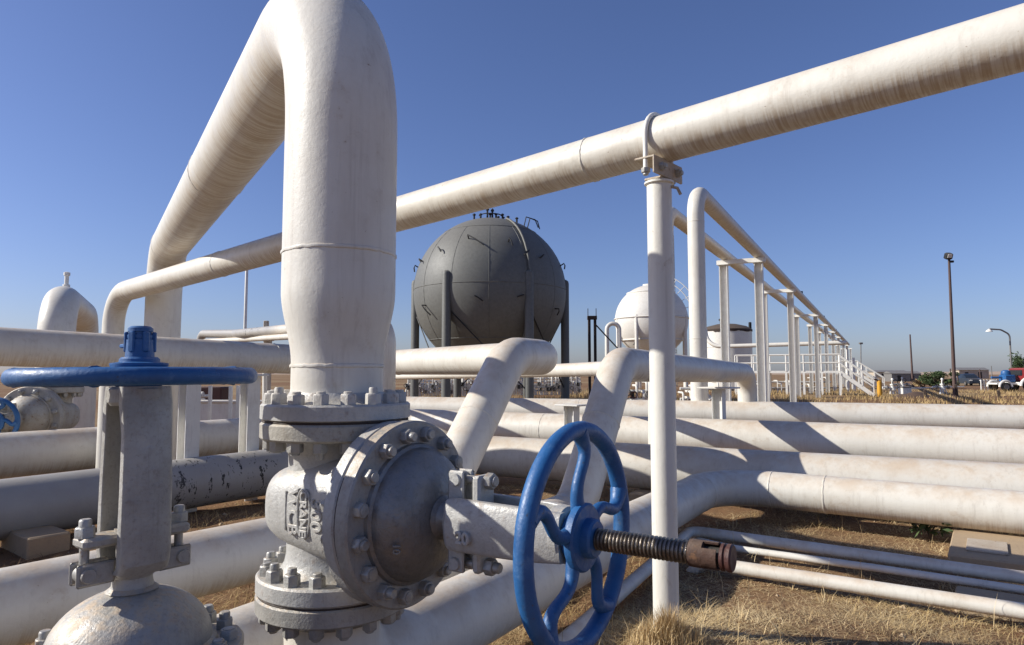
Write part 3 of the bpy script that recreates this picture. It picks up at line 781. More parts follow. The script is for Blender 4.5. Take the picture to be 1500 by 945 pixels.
# ------------------------------------------------------------------ conduits, sleepers, supports
cz1 = .10
pipe('conduit', 'thick pale conduit lying on the dry grass with an elbow beside the slim post', [atz(815, 3.35, cz1), atz(1012, 5.8, cz1), atz(1500, 4.48, cz1), Vector((6.6, 2.1, cz1))], .042, [.09, .3], 'pipe_paint', segs=20)
pipe('conduit', 'slim conduit lying close in front of the thicker elbowed conduit', [atz(1012, 5.84, .03), atz(1060, 5.42, .06), atz(1280, 4.85, .06), atz(1500, 4.36, .06), Vector((6.6, 1.9, .06))], .026, [.6, .6, .6], 'pipe_paint_clean', segs=16)
pipe('conduit', 'lowest conduit on the grass, nearest the lower right corner', [atz(1000, 5.05, -.1), atz(1030, 4.93, .075), atz(1500, 3.9, .085), Vector((6.4, 1.25, .085))], .046, [.12, .4], 'pipe_paint', segs=20)
def sleeper(px, Y, size, z, label, rot, extra=True):
    p = atz(px, Y, 0); t = thing('concrete_sleeper', label, 'concrete block', (p.x, p.y, 0), 'concrete pipe sleepers')
    m3 = Matrix.Rotation(rot, 3, 'Z')
    part('block', MB().box((p.x, p.y, z - size[2] / 2), size, m3, .012), 'concrete', t)
    if extra:
        part('bearing_plate', MB().box(Vector((p.x, p.y, z + .008)) + m3 @ Vector((0.03, -.05, 0)), (size[0] * .45, size[1] * .55, .014), m3, .003), 'bracket_tan', t)
    return t
rot4 = math.atan2(D4.y, D4.x)
pq = C4a + D4 * 1.35
def sleeper_w(p, size, z, label, rot, extra=True):
    t = thing('concrete_sleeper', label, 'concrete block', (p.x, p.y, 0), 'concrete pipe sleepers')
    m3 = Matrix.Rotation(rot, 3, 'Z')
    part('block', MB().box((p.x, p.y, z - size[2] / 2), size, m3, .012), 'concrete', t)
    if extra: part('bearing_plate', MB().box(Vector((p.x, p.y, z + .008)) + m3 @ Vector((-.02, -.12, 0)), (size[0] * .5, size[1] * .4, .014), m3, .003), 'bracket_tan', t)
sp = atz(1452, 5.22, 0)
sleeper_w(sp, (.50, 1.0, .30), .128, 'concrete sleeper with a bearing plate under the front ground pipe at right', rot4)
sp = atz(1490, 4.18, 0)
sleeper_w(sp, (.62, .30, .30), .055, 'low cracked concrete sleeper between the two conduits at right', rot4, False)
for c, d, ls, zt, lb in ((c3, D3, (3.4, 8.8), .115, 'concrete sleeper under the second ground pipe'), (c2, D3, (4.4, 10, 15), .225, 'concrete sleeper under the third ground pipe'), (c1, D1, (4, 9.5, 15), .375, 'concrete sleeper under the rearmost ground pipe')):
    for i, l in enumerate(ls):
        sleeper_w(c + d * l, (.4, .8, zt + .2), zt, lb + (', behind the others, %s' % ('left end', 'middle', 'right end')[i]), math.atan2(d.y, d.x), False)
sp = atz(68, 4.75, 0)
sleeper_w(L2s + P * 3.0 + Vector((.785, -.62, 0)) * .30, (.30, .62, .3), .13, 'tan concrete sleeper under the tar-splashed pipe at left', math.atan2(P.y, P.x), False)

def tee_stand(px, Y, top, label, w_=.34):
    p = atz(px, Y, 0); t = thing('pipe_stand', label, 'pipe support', (p.x, p.y, 0), 'white steel pipe stands')
    m3 = Matrix((P, Q, Vector((0, 0, 1)))).transposed()
    mb = MB(); h = top - .025
    mb.box((p.x, p.y, h / 2), (.012, .14, h), m3, .002)
    for s in (1, -1): mb.box(Vector((p.x, p.y, h / 2)) + m3 @ Vector((0, .076 * s, 0)), (.15, .012, h), m3, .002)
    part('post', mb, 'steel_white', t)
    part('top_plate', MB().box((p.x, p.y, top - .012), (w_, w_ * 1.25, .024), m3, .004), 'steel_white', t)
tee_stand(1055, 10.6, 1.20, 'white steel stand with wide top plate carrying the level cranked pipe', .42)
tee_stand(838, 9.6, .98, 'short white steel stand seen behind the top of the blue wheel', .30)
for px, Y, top, lb in ((272, 7.1, 1.40, 'white steel stand under the fat pipe left of the brown post'), (362, 7.75, 1.40, 'white steel stand under the fat pipe near its weld ring')):
    tee_stand(px, Y, top, lb, .26)
p = atz(259, 11.0, 0)
solo('rusty_post', MB().beam((p.x, p.y, -.1), (p.x, p.y, 1.35), .24, .24, ch=.01), 'rust_brown', 'dark brown rusty steel post glimpsed under the flat blue wheel', 'post', p)

# ------------------------------------------------------------------ the pipe rack on the right
RD = Vector((.533, 1, 0)).normalized(); RN = Vector((RD.y, -RD.x, 0))
rz = 5.1
ra0 = Vector((3.70, 13.55, 0)); rb0 = Vector((3.52, 15.2, 0))
rb_off = (rb0 - ra0) - RD * (rb0 - ra0).dot(RD)
pipe('rack_pipe', 'right-hand high rack pipe, with an upright leg beside the white sphere', [Vector((ra0.x, ra0.y, .0)), ra0 + Vector((0, 0, rz)), ra0 + RD * 84 + Vector((0, 0, rz + .1))], .168, .5, 'pipe_paint_drip',
     welds=[ra0 + Vector((0, 0, 4.45)), ra0 + Vector((0, 0, 2.1))], segs=32)
pipe('rack_pipe', 'left-hand of the two high rack pipes, disappearing behind the slim post', [Vector((rb0.x - .05, rb0.y, 0)), Vector((rb0.x - .05, rb0.y, rz)), rb0 + RD * 82 + Vector((0, 0, rz + .1))], .168, .5, 'pipe_paint_drip', segs=32)
names = names_ = ['nearest rack frame of white H posts just right of the upright pipe leg', 'second rack frame from the upright pipe leg', 'third rack frame, standing before the platform railing', 'fourth rack frame, before the first stairs', 'fifth rack frame beside the platform stairs', 'sixth and last rack frame, far away at the end of the pipes']
names = names[:3] + ['fourth rack frame, standing over the walkway', 'fifth rack frame, before the near stairs', 'sixth rack frame above the head of the near stairs', 'seventh rack frame beside the platform stairs', 'last but one of the far rack frames', 'last rack frame, far away at the end of the pipes']
for i, Y in enumerate((20.6, 28.2, 40, 48, 56, 64, 73, 82, 93)):
    c = ra0 + RD * ((Y - ra0.y) / RD.y); t = thing('pipe_rack', names[i], 'pipe rack', (c.x, c.y, 0), 'frames of the pipe rack')
    wr = rb_off.length; ux = rb_off.normalized(); htop = rz - .168 - .16
    m3 = Matrix((RD, ux, Vector((0, 0, 1)))).transposed()
    for u in (-.05, wr + .05):
        b = c + ux * u; mb = MB()
        mb.box((b.x, b.y, htop / 2), (.012, .20, htop), m3)
        for s in (1, -1): mb.box(Vector((b.x, b.y, htop / 2)) + m3 @ Vector((0, .11 * s, 0)), (.24, .02, htop), m3)
        part('post', mb, 'steel_white', t)
        part('cap_plate', MB().box((b.x, b.y, htop + .012), (.34, .34, .022), m3), 'steel_white', t)
    mid = c + ux * (wr / 2)
    part('crossbeam', MB().box((mid.x, mid.y, htop + .09), (.16, wr + .5, .13), m3), 'steel_white', t)
for Y in (33, 47, 61):
    c = ra0 + RD * ((Y - ra0.y) / RD.y) + Vector((0, 0, rz + .16))
    solo('pipe_clip', MB().box(c + Vector((0, 0, .06)), (.12, .12, .2), ch=.01), 'dark_steel', {33: 'dark clip standing on the high rack pipe between second and third frames', 47: 'dark clip standing on the high rack pipe past the third frame', 61: 'dark clip standing far along the high rack pipe'}[Y], 'clip', c)

# ------------------------------------------------------------------ spheres and tank
def sphere_mb(c, r, lo=-90, hi=90, n=40, segs=72):
    prof = []
    for i in range(n + 1):
        t = R(lo + (hi - lo) * i / n); prof.append((max(.002, r * math.cos(t)), r * math.sin(t)))
    return MB().lathe(prof, o=c, segs=segs)
GC = at(718, 431, 36.0); GR = 4.02
gs = thing('gas_sphere', 'big dark grey spherical gas tank on grey legs behind the pipes', 'storage tank', (GC.x, GC.y, 0))
part('shell', sphere_mb(GC, GR), 'sphere_grey', gs)
def on_sph(c, r, az, el): # az: 0 = towards the camera, positive right
    a = R(az); e = R(el); return c + Vector((math.sin(a) * math.cos(e), -math.cos(a) * math.cos(e), math.sin(e))) * r
for k in range(6):
    az = -30 + 60 * k; d = Vector((math.sin(R(az)), -math.cos(R(az)), 0)); b = GC + d * (GR * .985)
    lg = MB().lathe([(.22, -.1), (.22, GC.z + .55), (.19, GC.z + .68), (.08, GC.z + .76)], o=(b.x, b.y, 0), segs=20)
    part('leg', lg, 'sphere_grey', gs)
for k in range(6):
    az = -30 + 60 * k; az2 = az + 60
    p_, q_ = (GC + Vector((math.sin(R(a_)), -math.cos(R(a_)), 0)) * GR * .985 for a_ in (az, az2))
    part('brace', MB().sweep([(p_.x, p_.y, GC.z - 1.0), (q_.x, q_.y, .5)], .035, 6), 'dark_steel', gs)
for el in (52, 2, -38):
    part('seam', MB().torus(GC + Vector((0, 0, GR * math.sin(R(el)))), (0, 0, 1), GR * math.cos(R(el)), .018, 72, 6), 'sphere_grey', gs)
for az in range(-80, 90, 27):
    part('seam', MB().sweep([on_sph(GC, GR, az, e) for e in range(-38, 53, 6)], .014, 6), 'sphere_grey', gs)
part('riser_pipe', MB().sweep([on_sph(GC, GR + .07, 38 - 8 * math.cos(R(e)) + (0 if e > 0 else 0), e) for e in range(-70, 72, 6)], .06, 10), 'sphere_grey', gs)
def sph_stub(az, el, az2, el2, lift=.22, r=.035, mat='dark_steel', name='sprinkler'):
    part(name, MB().sweep([on_sph(GC, GR, az, el), on_sph(GC, GR + lift, az, el + .5), on_sph(GC, GR + lift, (az + az2) / 2, (el + el2) / 2 + .5), on_sph(GC, GR + lift * .6, az2, el2)], r, 8), mat, gs)
for az, el, az2, el2 in ((-17, 36, -3, 28), (-42, 28, -38, 25), (-52, -12, -46, -19), (-66, 22, -62, 20), (-8, -8, -3, -11), (17, 33, 19, 28), (31, 24, 27, 21), (44, 22, 40, 20), (58, -14, 60, -18), (76, 20, 78, 17), (-85, 20, -86, 16), (24, -7, 20, -8)):
    sph_stub(az, el, az2, el2)
for az, el, h in ((-60, 76, .35), (-45, 80, .3), (-20, 84, .62), (0, 86, .3), (20, 85, .55), (40, 83, .3), (70, 80, .35), (80, 76, .3), (95, 80, .25), (60, 66, .3), (120, 83, .3)):
    b = on_sph(GC, GR - .02, az, el); part('nozzle', MB().lathe([(.05, 0), (.05, h * .7), (.09, h * .72), (.09, h * .84), (.03, h)], o=b, segs=8), 'dark_steel', gs)
part('top_rail', MB().sweep([on_sph(GC, GR + .24, az, 82) for az in range(-90, 91, 15)], .03, 6), 'dark_steel', gs)
for az in (50, 58): part('top_rail', MB().sweep([on_sph(GC, GR, az, 55), on_sph(GC, GR + .5, az, 57), on_sph(GC, GR + .55, az + 14, 55), on_sph(GC, GR + .3, az + 22, 52)], .03, 6), 'dark_steel', gs)

WC = at(954, 470, 60); WR = 3.17
ws = thing('gas_sphere', 'white spherical tank with weld bands half hidden behind the slim post', 'storage tank', (WC.x, WC.y, 0))
part('shell', sphere_mb(WC, WR), 'sphere_white', ws)
for el in (3, -33, 50): part('band', MB().torus(WC + Vector((0, 0, WR * math.sin(R(el)))), (0, 0, 1), WR * math.cos(R(el)) + .03, .07, 64, 8), 'sphere_white', ws)
part('top_cap', MB().lathe([(.7, WR - .12), (.7, WR + .05), (.3, WR + .12)], o=WC, segs=24), 'sphere_white', ws)
for k in range(8):
    a = R(45 * k + 10); b = WC + Vector((math.sin(a), -math.cos(a), 0)) * WR * .97
    part('leg', MB().lathe([(.16, -.1), (.16, WC.z + .3), (.05, WC.z + .4)], o=(b.x, b.y, 0), segs=14), 'sphere_white', ws)
for az, el, h in ((-30, 86, .5), (10, 84, .35), (60, 80, .4), (100, 84, .3)):
    b = on_sph(WC, WR - .02, az, el); part('nozzle', MB().lathe([(.06, 0), (.06, h)], o=b, segs=8), 'grey_steel', ws)
for k in range(2):
    part('handrail', MB().sweep([on_sph(WC, WR + .5 + .5 * k, 62, e) for e in range(0, 86, 7)], .035, 6), 'sphere_white', ws)
for e in range(5, 85, 13): part('rail_post', MB().sweep([on_sph(WC, WR, 62, e), on_sph(WC, WR + 1.0, 62, e)], .025, 6), 'sphere_white', ws)
for az, el in ((-35, -28), (-8, -30), (20, 12)):
    part('stub', MB().sweep([on_sph(WC, WR, az, el), on_sph(WC, WR + .35, az, el - 2), on_sph(WC, WR + .5, az - 7, el - 9)], .05, 6), 'dark_steel', ws)
pl = at(889, 520, 55)
pipe('bent_pipe', 'white hairpin pipe standing at the left side of the white sphere', [Vector((pl.x, pl.y, 0)), at(889, 475, 55), at(907, 473, 55), Vector((at(907, 473, 55).x, 55, 0))], .17, .5, 'pipe_paint_clean', segs=14)
# lattice mast seen past the post
mp = at(989, 548, 75); ms = thing('lattice_mast', 'thin grey lattice mast rising behind the white sphere beside the post', 'mast', (mp.x, mp.y, 0))
ztop = at(989, 345, 75).z
for s in ((-.22, -.15), (.22, -.15), (0, .25)): part('mast_leg', MB().sweep([(mp.x + s[0], mp.y + s[1], 0), (mp.x + s[0] * .4, mp.y + s[1] * .4, ztop)], .03, 6), 'grey_steel', ms)
lat = MB(); n = 26
for i in range(n):
    z0 = ztop * i / n; z1 = ztop * (i + 1) / n; f0 = 1 - .6 * i / n; f1 = 1 - .6 * (i + 1) / n; sg = 1 if i % 2 else -1
    lat.sweep([(mp.x - .22 * f0 * sg, mp.y - .15 * f0, z0), (mp.x + .22 * f1 * sg, mp.y - .15 * f1, z1)], .022, 5)
part('lattice', lat, 'grey_steel', ms)

TC = at(1066, 548, 70); TR = 2.45; tz = at(1066, 484, 70).z
tk = thing('storage_tank', 'white upright tank with a rusty dark domed roof between the rack posts', 'storage tank', (TC.x, TC.y, 0))
part('wall', MB().lathe([(TR, 0), (TR, tz * .5), (TR, tz)], o=(TC.x, TC.y, 0), segs=48), 'sphere_white', tk)
part('roof', MB().lathe([(TR + .06, tz - .1), (TR + .06, tz + .05), (TR * .8, tz + .38), (TR * .4, tz + .62), (.1, tz + .7)], o=(TC.x, TC.y, 0), segs=48), 'rust_dark', tk)
sk = [[], []]
for k in range(72):
    a = 2 * math.pi * k / 72; u = Vector((math.cos(a), math.sin(a), 0)) * (TR + .045) + Vector((TC.x, TC.y, 0))
    sk[0].append(u + Vector((0, 0, tz - .12 - .45 * max(0, mnoise.noise(Vector((math.cos(a) * 2.2, math.sin(a) * 2.2, 4.4)))) - .12 * abs(mnoise.noise(Vector((math.cos(a) * 9, math.sin(a) * 9, 1)))))))
    sk[1].append(u + Vector((0, 0, tz + .06)))
part('roof_skirt', MB().loft(sk), 'rust_dark', tk)
for z in (tz * .4, tz * .7): part('band', MB().torus((TC.x, TC.y, z), (0, 0, 1), TR + .01, .03, 48, 6), 'sphere_white', tk)
part('roof_vent', MB().lathe([(.18, tz + .6), (.18, tz + 1.0), (.3, tz + 1.0), (.3, tz + 1.15), (.05, tz + 1.25)], o=(TC.x - .5, TC.y, 0), segs=12), 'dark_steel', tk)
part('roof_hatch', MB().box((TC.x + 2.2, TC.y - .6, tz + .45), (.25, .25, .7), ch=.03), 'dark_steel', tk)
pipe('bent_pipe', 'grey pipe dropping from the white sphere and running right past the tank', [at(1012, 446, 56), at(1026, 450, 55.5), at(1038, 508, 54), at(1240, 502, 50)], .16, [.6, 1.2], 'pipe_paint_clean', segs=14)

# dark twin-post frame
fp = at(868, 548, 40); fr = thing('channel_gantry', 'dark rusty pair of upright channels beside the white sphere', 'frame', (fp.x, fp.y, 0))
for s in (-1, 1):
    part('channel_post', MB().box((fp.x + s * .17, fp.y, 2.35), (.15, .2, 5.0 - .3), ch=.01), 'rust_dark', fr)
    part('prong', MB().box((fp.x + s * .24, fp.y, 5.0), (.035, .06, .5)), 'rust_dark', fr)
part('head_plate', MB().box((fp.x, fp.y, 4.70), (.56, .25, .22), ch=.01), 'rust_dark', fr)
part('stay', MB().sweep([(fp.x + .2, fp.y, 4.3), (fp.x + 1.6, fp.y + .6, 2.9)], .04, 6), 'rust_dark', fr)

# ------------------------------------------------------------------ platform with railings and stairs
def railing(parent, a, b, n, h=1.05):
    a = Vector(a); b = Vector(b)
    for i in range(n + 1):
        p = a.lerp(b, i / n); part('rail_post', MB().sweep([p, p + Vector((0, 0, h))], .045, 10), 'steel_white', parent)
    for k in (.5, 1.0): part('rail', MB().sweep([a + Vector((0, 0, h * k)), b + Vector((0, 0, h * k))], .045, 10), 'steel_white', parent)
def platform(name, label, x0, x1, Y, z, stair_x, wd=1.4):
    t = thing(name, label, 'platform', (x0, Y, 0))
    part('deck', MB().box(((x0 + x1) / 2, Y, z - .06), (x1 - x0, wd, .14)), 'steel_white', t)
    n = max(4, int((x1 - x0) / .95))
    for yy in (Y - wd / 2, Y + wd / 2):
        railing(t, (x0, yy, z), (x1, yy, z), n)
        for i in range(0, n + 1): part('leg', MB().box((x0 + (x1 - x0) * i / n, yy, (z - .14) / 2), (.13, .13, z - .14)), 'steel_white', t)
    for yy in (Y - wd / 2, Y + wd / 2):
        part('stringer', MB().beam((x1, yy, z - .08), (stair_x, yy, .05), .06, .24), 'steel_white', t)
        a = Vector((x1, yy, z)); b = Vector((stair_x, yy, .1))
        for k in (.5, 1.0): part('rail', MB().sweep([a + Vector((0, 0, 1.0 * k)), b + Vector((0, 0, 1.0 * k))], .045, 10), 'steel_white', t)
        for i in range(1, 4): p = a.lerp(b, i / 3); part('rail_post', MB().box(p + Vector((0, 0, .5)), (.06, .06, 1.0)), 'steel_white', t)
    ns = 7
    for i in range(ns):
        f = (i + .5) / ns; part('tread', MB().box((x1 + (stair_x - x1) * f, Y, z * (1 - f)), (.28, wd - .1, .04)), 'grey_steel', t)
    t.rotation_euler.z = R(-24)
X = lambda px, Y: (px - 750) / 1000 * Y
platform('walkway_platform', 'white railed walkway with stairs coming down at its right end under the pipe rack', X(1078, 46.5), X(1214, 46.5), 46.5, 1.6, X(1254, 46.5))
platform('walkway_platform', 'more distant white railed walkway with stairs next to the yellow bollard', X(1222, 62), X(1252, 62), 62, 1.5, X(1284, 62))
for i, px in enumerate((1243, 1252, 1264)):
    p = atz(px, 52 + i * 4, 0); h = at(px, (512, 524, 535)[i], p.y).z
    solo('steel_upright', MB().box((p.x, p.y, h / 2), (.14, .14, h)), 'steel_white', ('white steel upright at the foot of the rack, nearest of three by the stairs', 'middle of three white uprights by the far stairs', 'right-hand of three white uprights by the far stairs')[i], 'post', p)

# ------------------------------------------------------------------ clutter of the yard behind
def manifold(px0, px1, Y, zs, nv, label, seed, mat='pipe_paint_clean', r=.07, valves=True):
    rnd = random.Random(seed); x0, x1 = X(px0, Y), X(px1, Y); t = thing('pipe_manifold', label, 'pipework', (x0, Y, 0))
    for z in zs: part('header', MB().sweep([(x0, Y, z), (x1, Y, z)], r, 10), mat, t)
    for i in range(nv):
        x = x0 + (x1 - x0) * (i + rnd.uniform(.2, .8)) / nv; zt = rnd.choice(zs) + rnd.uniform(0, .35)
        part('riser', MB().sweep(path([(x, Y - .3, 0), (x, Y - .3, zt), (x, Y + .4, zt)], .14, 6), r * rnd.uniform(.5, .9), 8), mat, t)
        if valves and rnd.random() < .6:
            z = rnd.uniform(.25, .9); part('small_valve', MB().lathe([(r * 1.5, -.12), (r * 1.5, -.08), (r * .9, -.06), (r * .9, .06), (r * 1.5, .08), (r * 1.5, .12)], o=(x, Y - .3, z), segs=10), rnd.choice(['grey_steel', 'steel_white', 'dark_steel']), t)
            part('small_wheel', MB().torus((x, Y - .55, z), (0, 1, 0), .11, .02, 14, 5), rnd.choice(['dark_steel', 'rust_red', 'grey_steel']), t)
manifold(596, 712, 44, (.35, .55, .75, 1.2), 46, 'white pipework seen between the left legs of the grey sphere', 1)
manifold(735, 850, 46, (.3, .5, .7, 1.1), 40, 'white pipework seen between the right legs of the grey sphere', 2)
manifold(878, 950, 24, (.5, .8), 9, 'white pipes and small valves behind the rising pipe', 3, r=.06)
manifold(995, 1050, 26, (.45, .85), 10, 'white pipes and small valves left of the white steel stand', 4, r=.06)
manifold(1098, 1215, 52, (.35, .8), 18, 'white pipework under the railed walkway', 5)
manifold(600, 850, 58, (.4, .8, 1.2), 50, 'far white pipework behind the grey sphere', 11)
manifold(275, 300, 17, (.5, .9), 4, 'pale pipework behind the brown post', 8, r=.07)
p = atz(290, 15, 0)
tw = thing('concrete_wall', 'low whitewashed wall behind the pipes under the flat blue wheel', 'wall', (p.x, p.y, 0))
part('wall_body', MB().box((X(320, 15), 15.2, .38), (X(420, 15) - X(215, 15), .25, .80), ch=.02), 'sphere_white', tw)
part('coping', MB().box((X(320, 15), 15.2, .80), (X(420, 15) - X(215, 15) + .1, .33, .05), ch=.01), 'sphere_white', tw)
p = atz(300, 19, 0)
eq = thing('skid_box', 'dark red equipment box behind the low whitewashed wall', 'machine', (p.x, p.y, 0))
part('case', MB().box((X(298, 19), 19, .75), (1.4, .8, .6), ch=.03), 'rust_red', eq); part('skid', MB().box((X(298, 19), 19, .3), (1.6, .9, .25), ch=.03), 'grey_steel', eq)
p = atz(318, 11, 0)
pipe('stub_pipe', 'short fat pipe banded with shadows in front of the whitewashed wall', [atz(283, 12.8, .27), atz(330, 12.4, .27), atz(352, 13.2, .27), atz(352, 13.2, -.1)], .21, [.3, .15], 'pipe_paint_clean', segs=28)
for i, (px, Y) in enumerate(((305, 11.9), (335, 11.6), (346, 11.8))):
    q = atz(px, Y, 0); solo('steel_upright', MB().box((q.x, q.y, .6), (.05, .05, 1.2)), 'steel_white', ('thin pale upright left of the shadow-banded pipe', 'thin pale upright before the shadow-banded pipe', 'thin pale upright right of the shadow-banded pipe')[i], 'post', q)
solo('steel_upright', MB().sweep([atz(388, 9.4, 0), atz(388, 9.4, 1.45)], .03, 10), 'steel_white', 'thin pale upright just left of the arch flange', 'post', atz(388, 9.4, 0))
# pole and overhead line at the back left
q = at(357, 548, 22)
solo('standpipe', MB().lathe([(.05, 0), (.05, 3.0), (.045, 5.6), (.02, 5.65)], o=(q.x, q.y, 0), segs=12), 'steel_white', 'thin pale pole standing up behind the overhead pipe', 'pole', q)
ln = thing('pipe_bundle', 'pair of weathered pipes on a bracket showing above the fat pipe left of the arch', 'pipework', at(290, 548, 18))
part('pipe', MB().sweep(path([at(292, 560, 17.5), at(294, 489, 17.5), at(345, 489, 16), at(440, 481, 12.5), at(520, 470, 10.5)], [.22, .3, .3], 8), .10, 16), 'pipe_paint_old', ln)
part('pipe', MB().sweep([at(300, 500, 17), at(362, 497, 15.5), at(440, 492, 12), at(520, 488, 10)], .06, 12), 'pipe_paint', ln)
bq = at(391, 548, 14.3)
part('bracket', MB().box((bq.x, bq.y, 1.15), (.14, .14, 2.3), ch=.01), 'bracket_tan', ln); part('bracket_arm', MB().beam(at(385, 483, 14.3), at(402, 497, 14.3), .10, .10), 'bracket_tan', ln)
part('bracket_lug', MB().box(at(390, 477, 14.2), (.09, .09, .2), ch=.01), 'bracket_tan', ln)
q = at(1170, 548, 30)
q = atz(820, 14.5, 0)
solo('kerb_beam', MB().box((X(640, 22), 22, .10), (5.0, .3, .9), ch=.02), 'concrete', 'pale concrete beam behind the rear ground pipe near the sphere legs', 'concrete beam', (X(640, 22), 22, 0))

# ------------------------------------------------------------------ poles and things on the right skyline
def pole(name, label, px0, py0, px1, py1, Y, r0, r1, mat):
    a = at(px1, py1, Y); a.z = 0; b = at(px0, py0, Y); t = thing(name, label, 'lamp post' if 'lamp' in name else 'pole', a)
    part('shaft', MB().sweep([a, a.lerp(b, .5), b], [r0, (r0 + r1) / 2, r1], 12), mat, t); return t, b
t, b = pole('floodlight_lamp', 'tall brown pole with a floodlight on top, the tallest at right', 1390, 376, 1399, 585, 38, .105, .06, 'pole_brown')
part('lamp_head', MB().box(b + Vector((-.06, -.05, .02)), (.36, .34, .34), Matrix.Rotation(R(25), 3, 'X'), .05), 'dark_steel', t)
part('lamp_lens', MB().box(b + Vector((-.08, -.22, .0)), (.24, .03, .22), Matrix.Rotation(R(25), 3, 'X'), .01), 'steel_white', t)
part('lamp_bracket', MB().box(b + Vector((.10, 0, -.28)), (.30, .12, .12), ch=.02), 'dark_steel', t)
pole('utility_pole', 'thin bare pole in mid distance left of the tall floodlight pole', 1333, 490, 1337, 558, 75, .12, .07, 'pole_brown')
t, b = pole('utility_pole', 'thin far pole with a small head beyond the end of the pipe rack', 1261, 503, 1261, 558, 95, .07, .06, 'grey_steel')
part('pole_head', MB().box(b, (.5, .3, .25), ch=.05), 'grey_steel', t)
t = thing('street_lamp', 'grey street lamp with curved arm at the far right', 'lamp post', atz(1482, 62, 0))
b0_ = atz(1483, 62, 0); b1_ = at(1479, 490, 62)
part('shaft', MB().sweep(path([b0_, b1_, at(1466, 483, 62), at(1450, 482, 62)], [.5, .6], 6), .07, 10), 'grey_steel', t)
part('lamp_head', MB().lathe([(.28, 0), (.26, .08), (.12, .2), (.05, .26)], o=at(1449, 486, 62), segs=14), 'steel_white', t)
for px, py, Y in ((1392, 540, 90), (1435, 541, 110), (1452, 536, 140), (1402, 545, 80)):
    pole('utility_pole', {1392: 'short far pole just left of the floodlight pole foot', 1435: 'leaning far pole between the floodlight pole and street lamp', 1452: 'very thin far pole left of the street lamp', 1402: 'dark stub pole right of the floodlight pole foot'}[px], px, py, px + 2, 566, Y, .10, .07, 'pole_brown' if px != 1452 else 'grey_steel')
by = atz(1289, 42, 0); t = thing('bollard', 'yellow bollard with a cap arm near the far stairs', 'bollard', by)
part('tube', MB().lathe([(.14, 0), (.14, .95), (.10, 1.0)], o=by, segs=16), 'yellow_paint', t)
part('cap_arm', MB().beam(by + Vector((-.32, 0, 1.08)), by + Vector((.10, 0, .98)), .09, .09, ch=.01), 'rust_brown', t)
def small_valve_thing(px, Y, s, label):
    p = atz(px, Y, 0); t = thing('wellhead', label, 'wellhead', p, 'white wellhead fittings in the field')
    part('stem', MB().lathe([(.10, 0), (.10, .3), (.18, .32), (.18, .40), (.10, .42), (.10, .62), (.16, .64), (.16, .72), (.06, .74), (.05, 1.0), (.10, 1.02), (.06, 1.12)], o=p, segs=14), 'steel_white', t).scale = (1, 1, 1)
    part('branch', MB().sweep([p + Vector((-.7, 0, .5)), p + Vector((.7, .1, .5))], .07, 10), 'steel_white', t)
    for k in (-.4, .4): part('branch_flange', MB().lathe([(.15, -.04), (.15, .04)], o=p + Vector((k, 0, .5)), z=(1, .07, 0), segs=14), 'grey_steel', t)
    part('wheel', MB().torus(p + Vector((.05, -.22, .85)), (0, 1, .2), .18, .025, 16, 6), 'dark_steel', t)
    for k in (-.25, .25): part('prop', MB().beam(p + Vector((k, -.1, 0)), p + Vector((k * .5, 0, .5)), .05, .05), 'steel_white', t)
small_valve_thing(1308, 46, 1, 'white wellhead fitting just right of the yellow bollard')
small_valve_thing(1381, 48, 1, 'white wellhead fitting just left of the floodlight pole')
small_valve_thing(1322, 60, 1, 'farther white wellhead fitting between bollard and bush')
q = atz(1340, 55, 0)
pipe('field_pipe', 'low pale pipe crossing the field between the two wellheads', [atz(1296, 47, .42), atz(1340, 48, .40), atz(1412, 49, .5)], .05, .4, 'pipe_paint_clean', segs=10)
for px, Y, h, lb in ((1357, 37, .55, 'short dark post stub in the dry field'), (1403, 36, .85, 'leaning dark stake near the floodlight pole'), (1465, 36, .55, 'dark stump post in front of the white wheel arches')):
    p = atz(px, Y, 0); solo('wooden_stake', MB().beam(p + Vector((0, 0, -.1)), p + Vector((-.07, 0, h)), .13, .13, ch=.015), 'rust_dark', lb, 'post', p)
bn = atz(1326, 40, 0); t = thing('field_hut', 'tiny pale box on a dirt heap in the field', 'box', bn)
part('case', MB().box(bn + Vector((0, 0, .42)), (.55, .5, .4), ch=.03), 'sphere_white', t); part('lid', MB().box(bn + Vector((0, 0, .65)), (.62, .56, .06), ch=.01), 'grey_steel', t)
def heap(name, px, Y, sx, sy, h, label):
    p = atz(px, Y, 0); v = []; f = []; n = 20; mr = 8
    for i in range(mr + 1):
        for k in range(n):
            a = 2 * math.pi * k / n; q = i / mr; z = h * math.cos(q * 1.57) * (1 + .3 * mnoise.noise(Vector((math.cos(a) * q * 2, math.sin(a) * q * 2, px))))
            v.append(p + Vector((math.cos(a) * q * sx, math.sin(a) * q * sy, z - .05)))
    for i in range(mr):
        for k in range(n): f.append((i * n + k, (i + 1) * n + k, (i + 1) * n + (k + 1) % n, i * n + (k + 1) % n))
    solo(name, MB().add(v, f), 'rust_brown' if 'dark' in label else 'dirt', label, 'earth heap', p)
heap('earth_heap', 1338, 39, 1.5, .8, .42, 'low dark earth heap beside the tiny pale box')
heap('earth_heap', 1420, 44, 1.8, 1.0, .25, 'tan earth heap right of the floodlight pole')
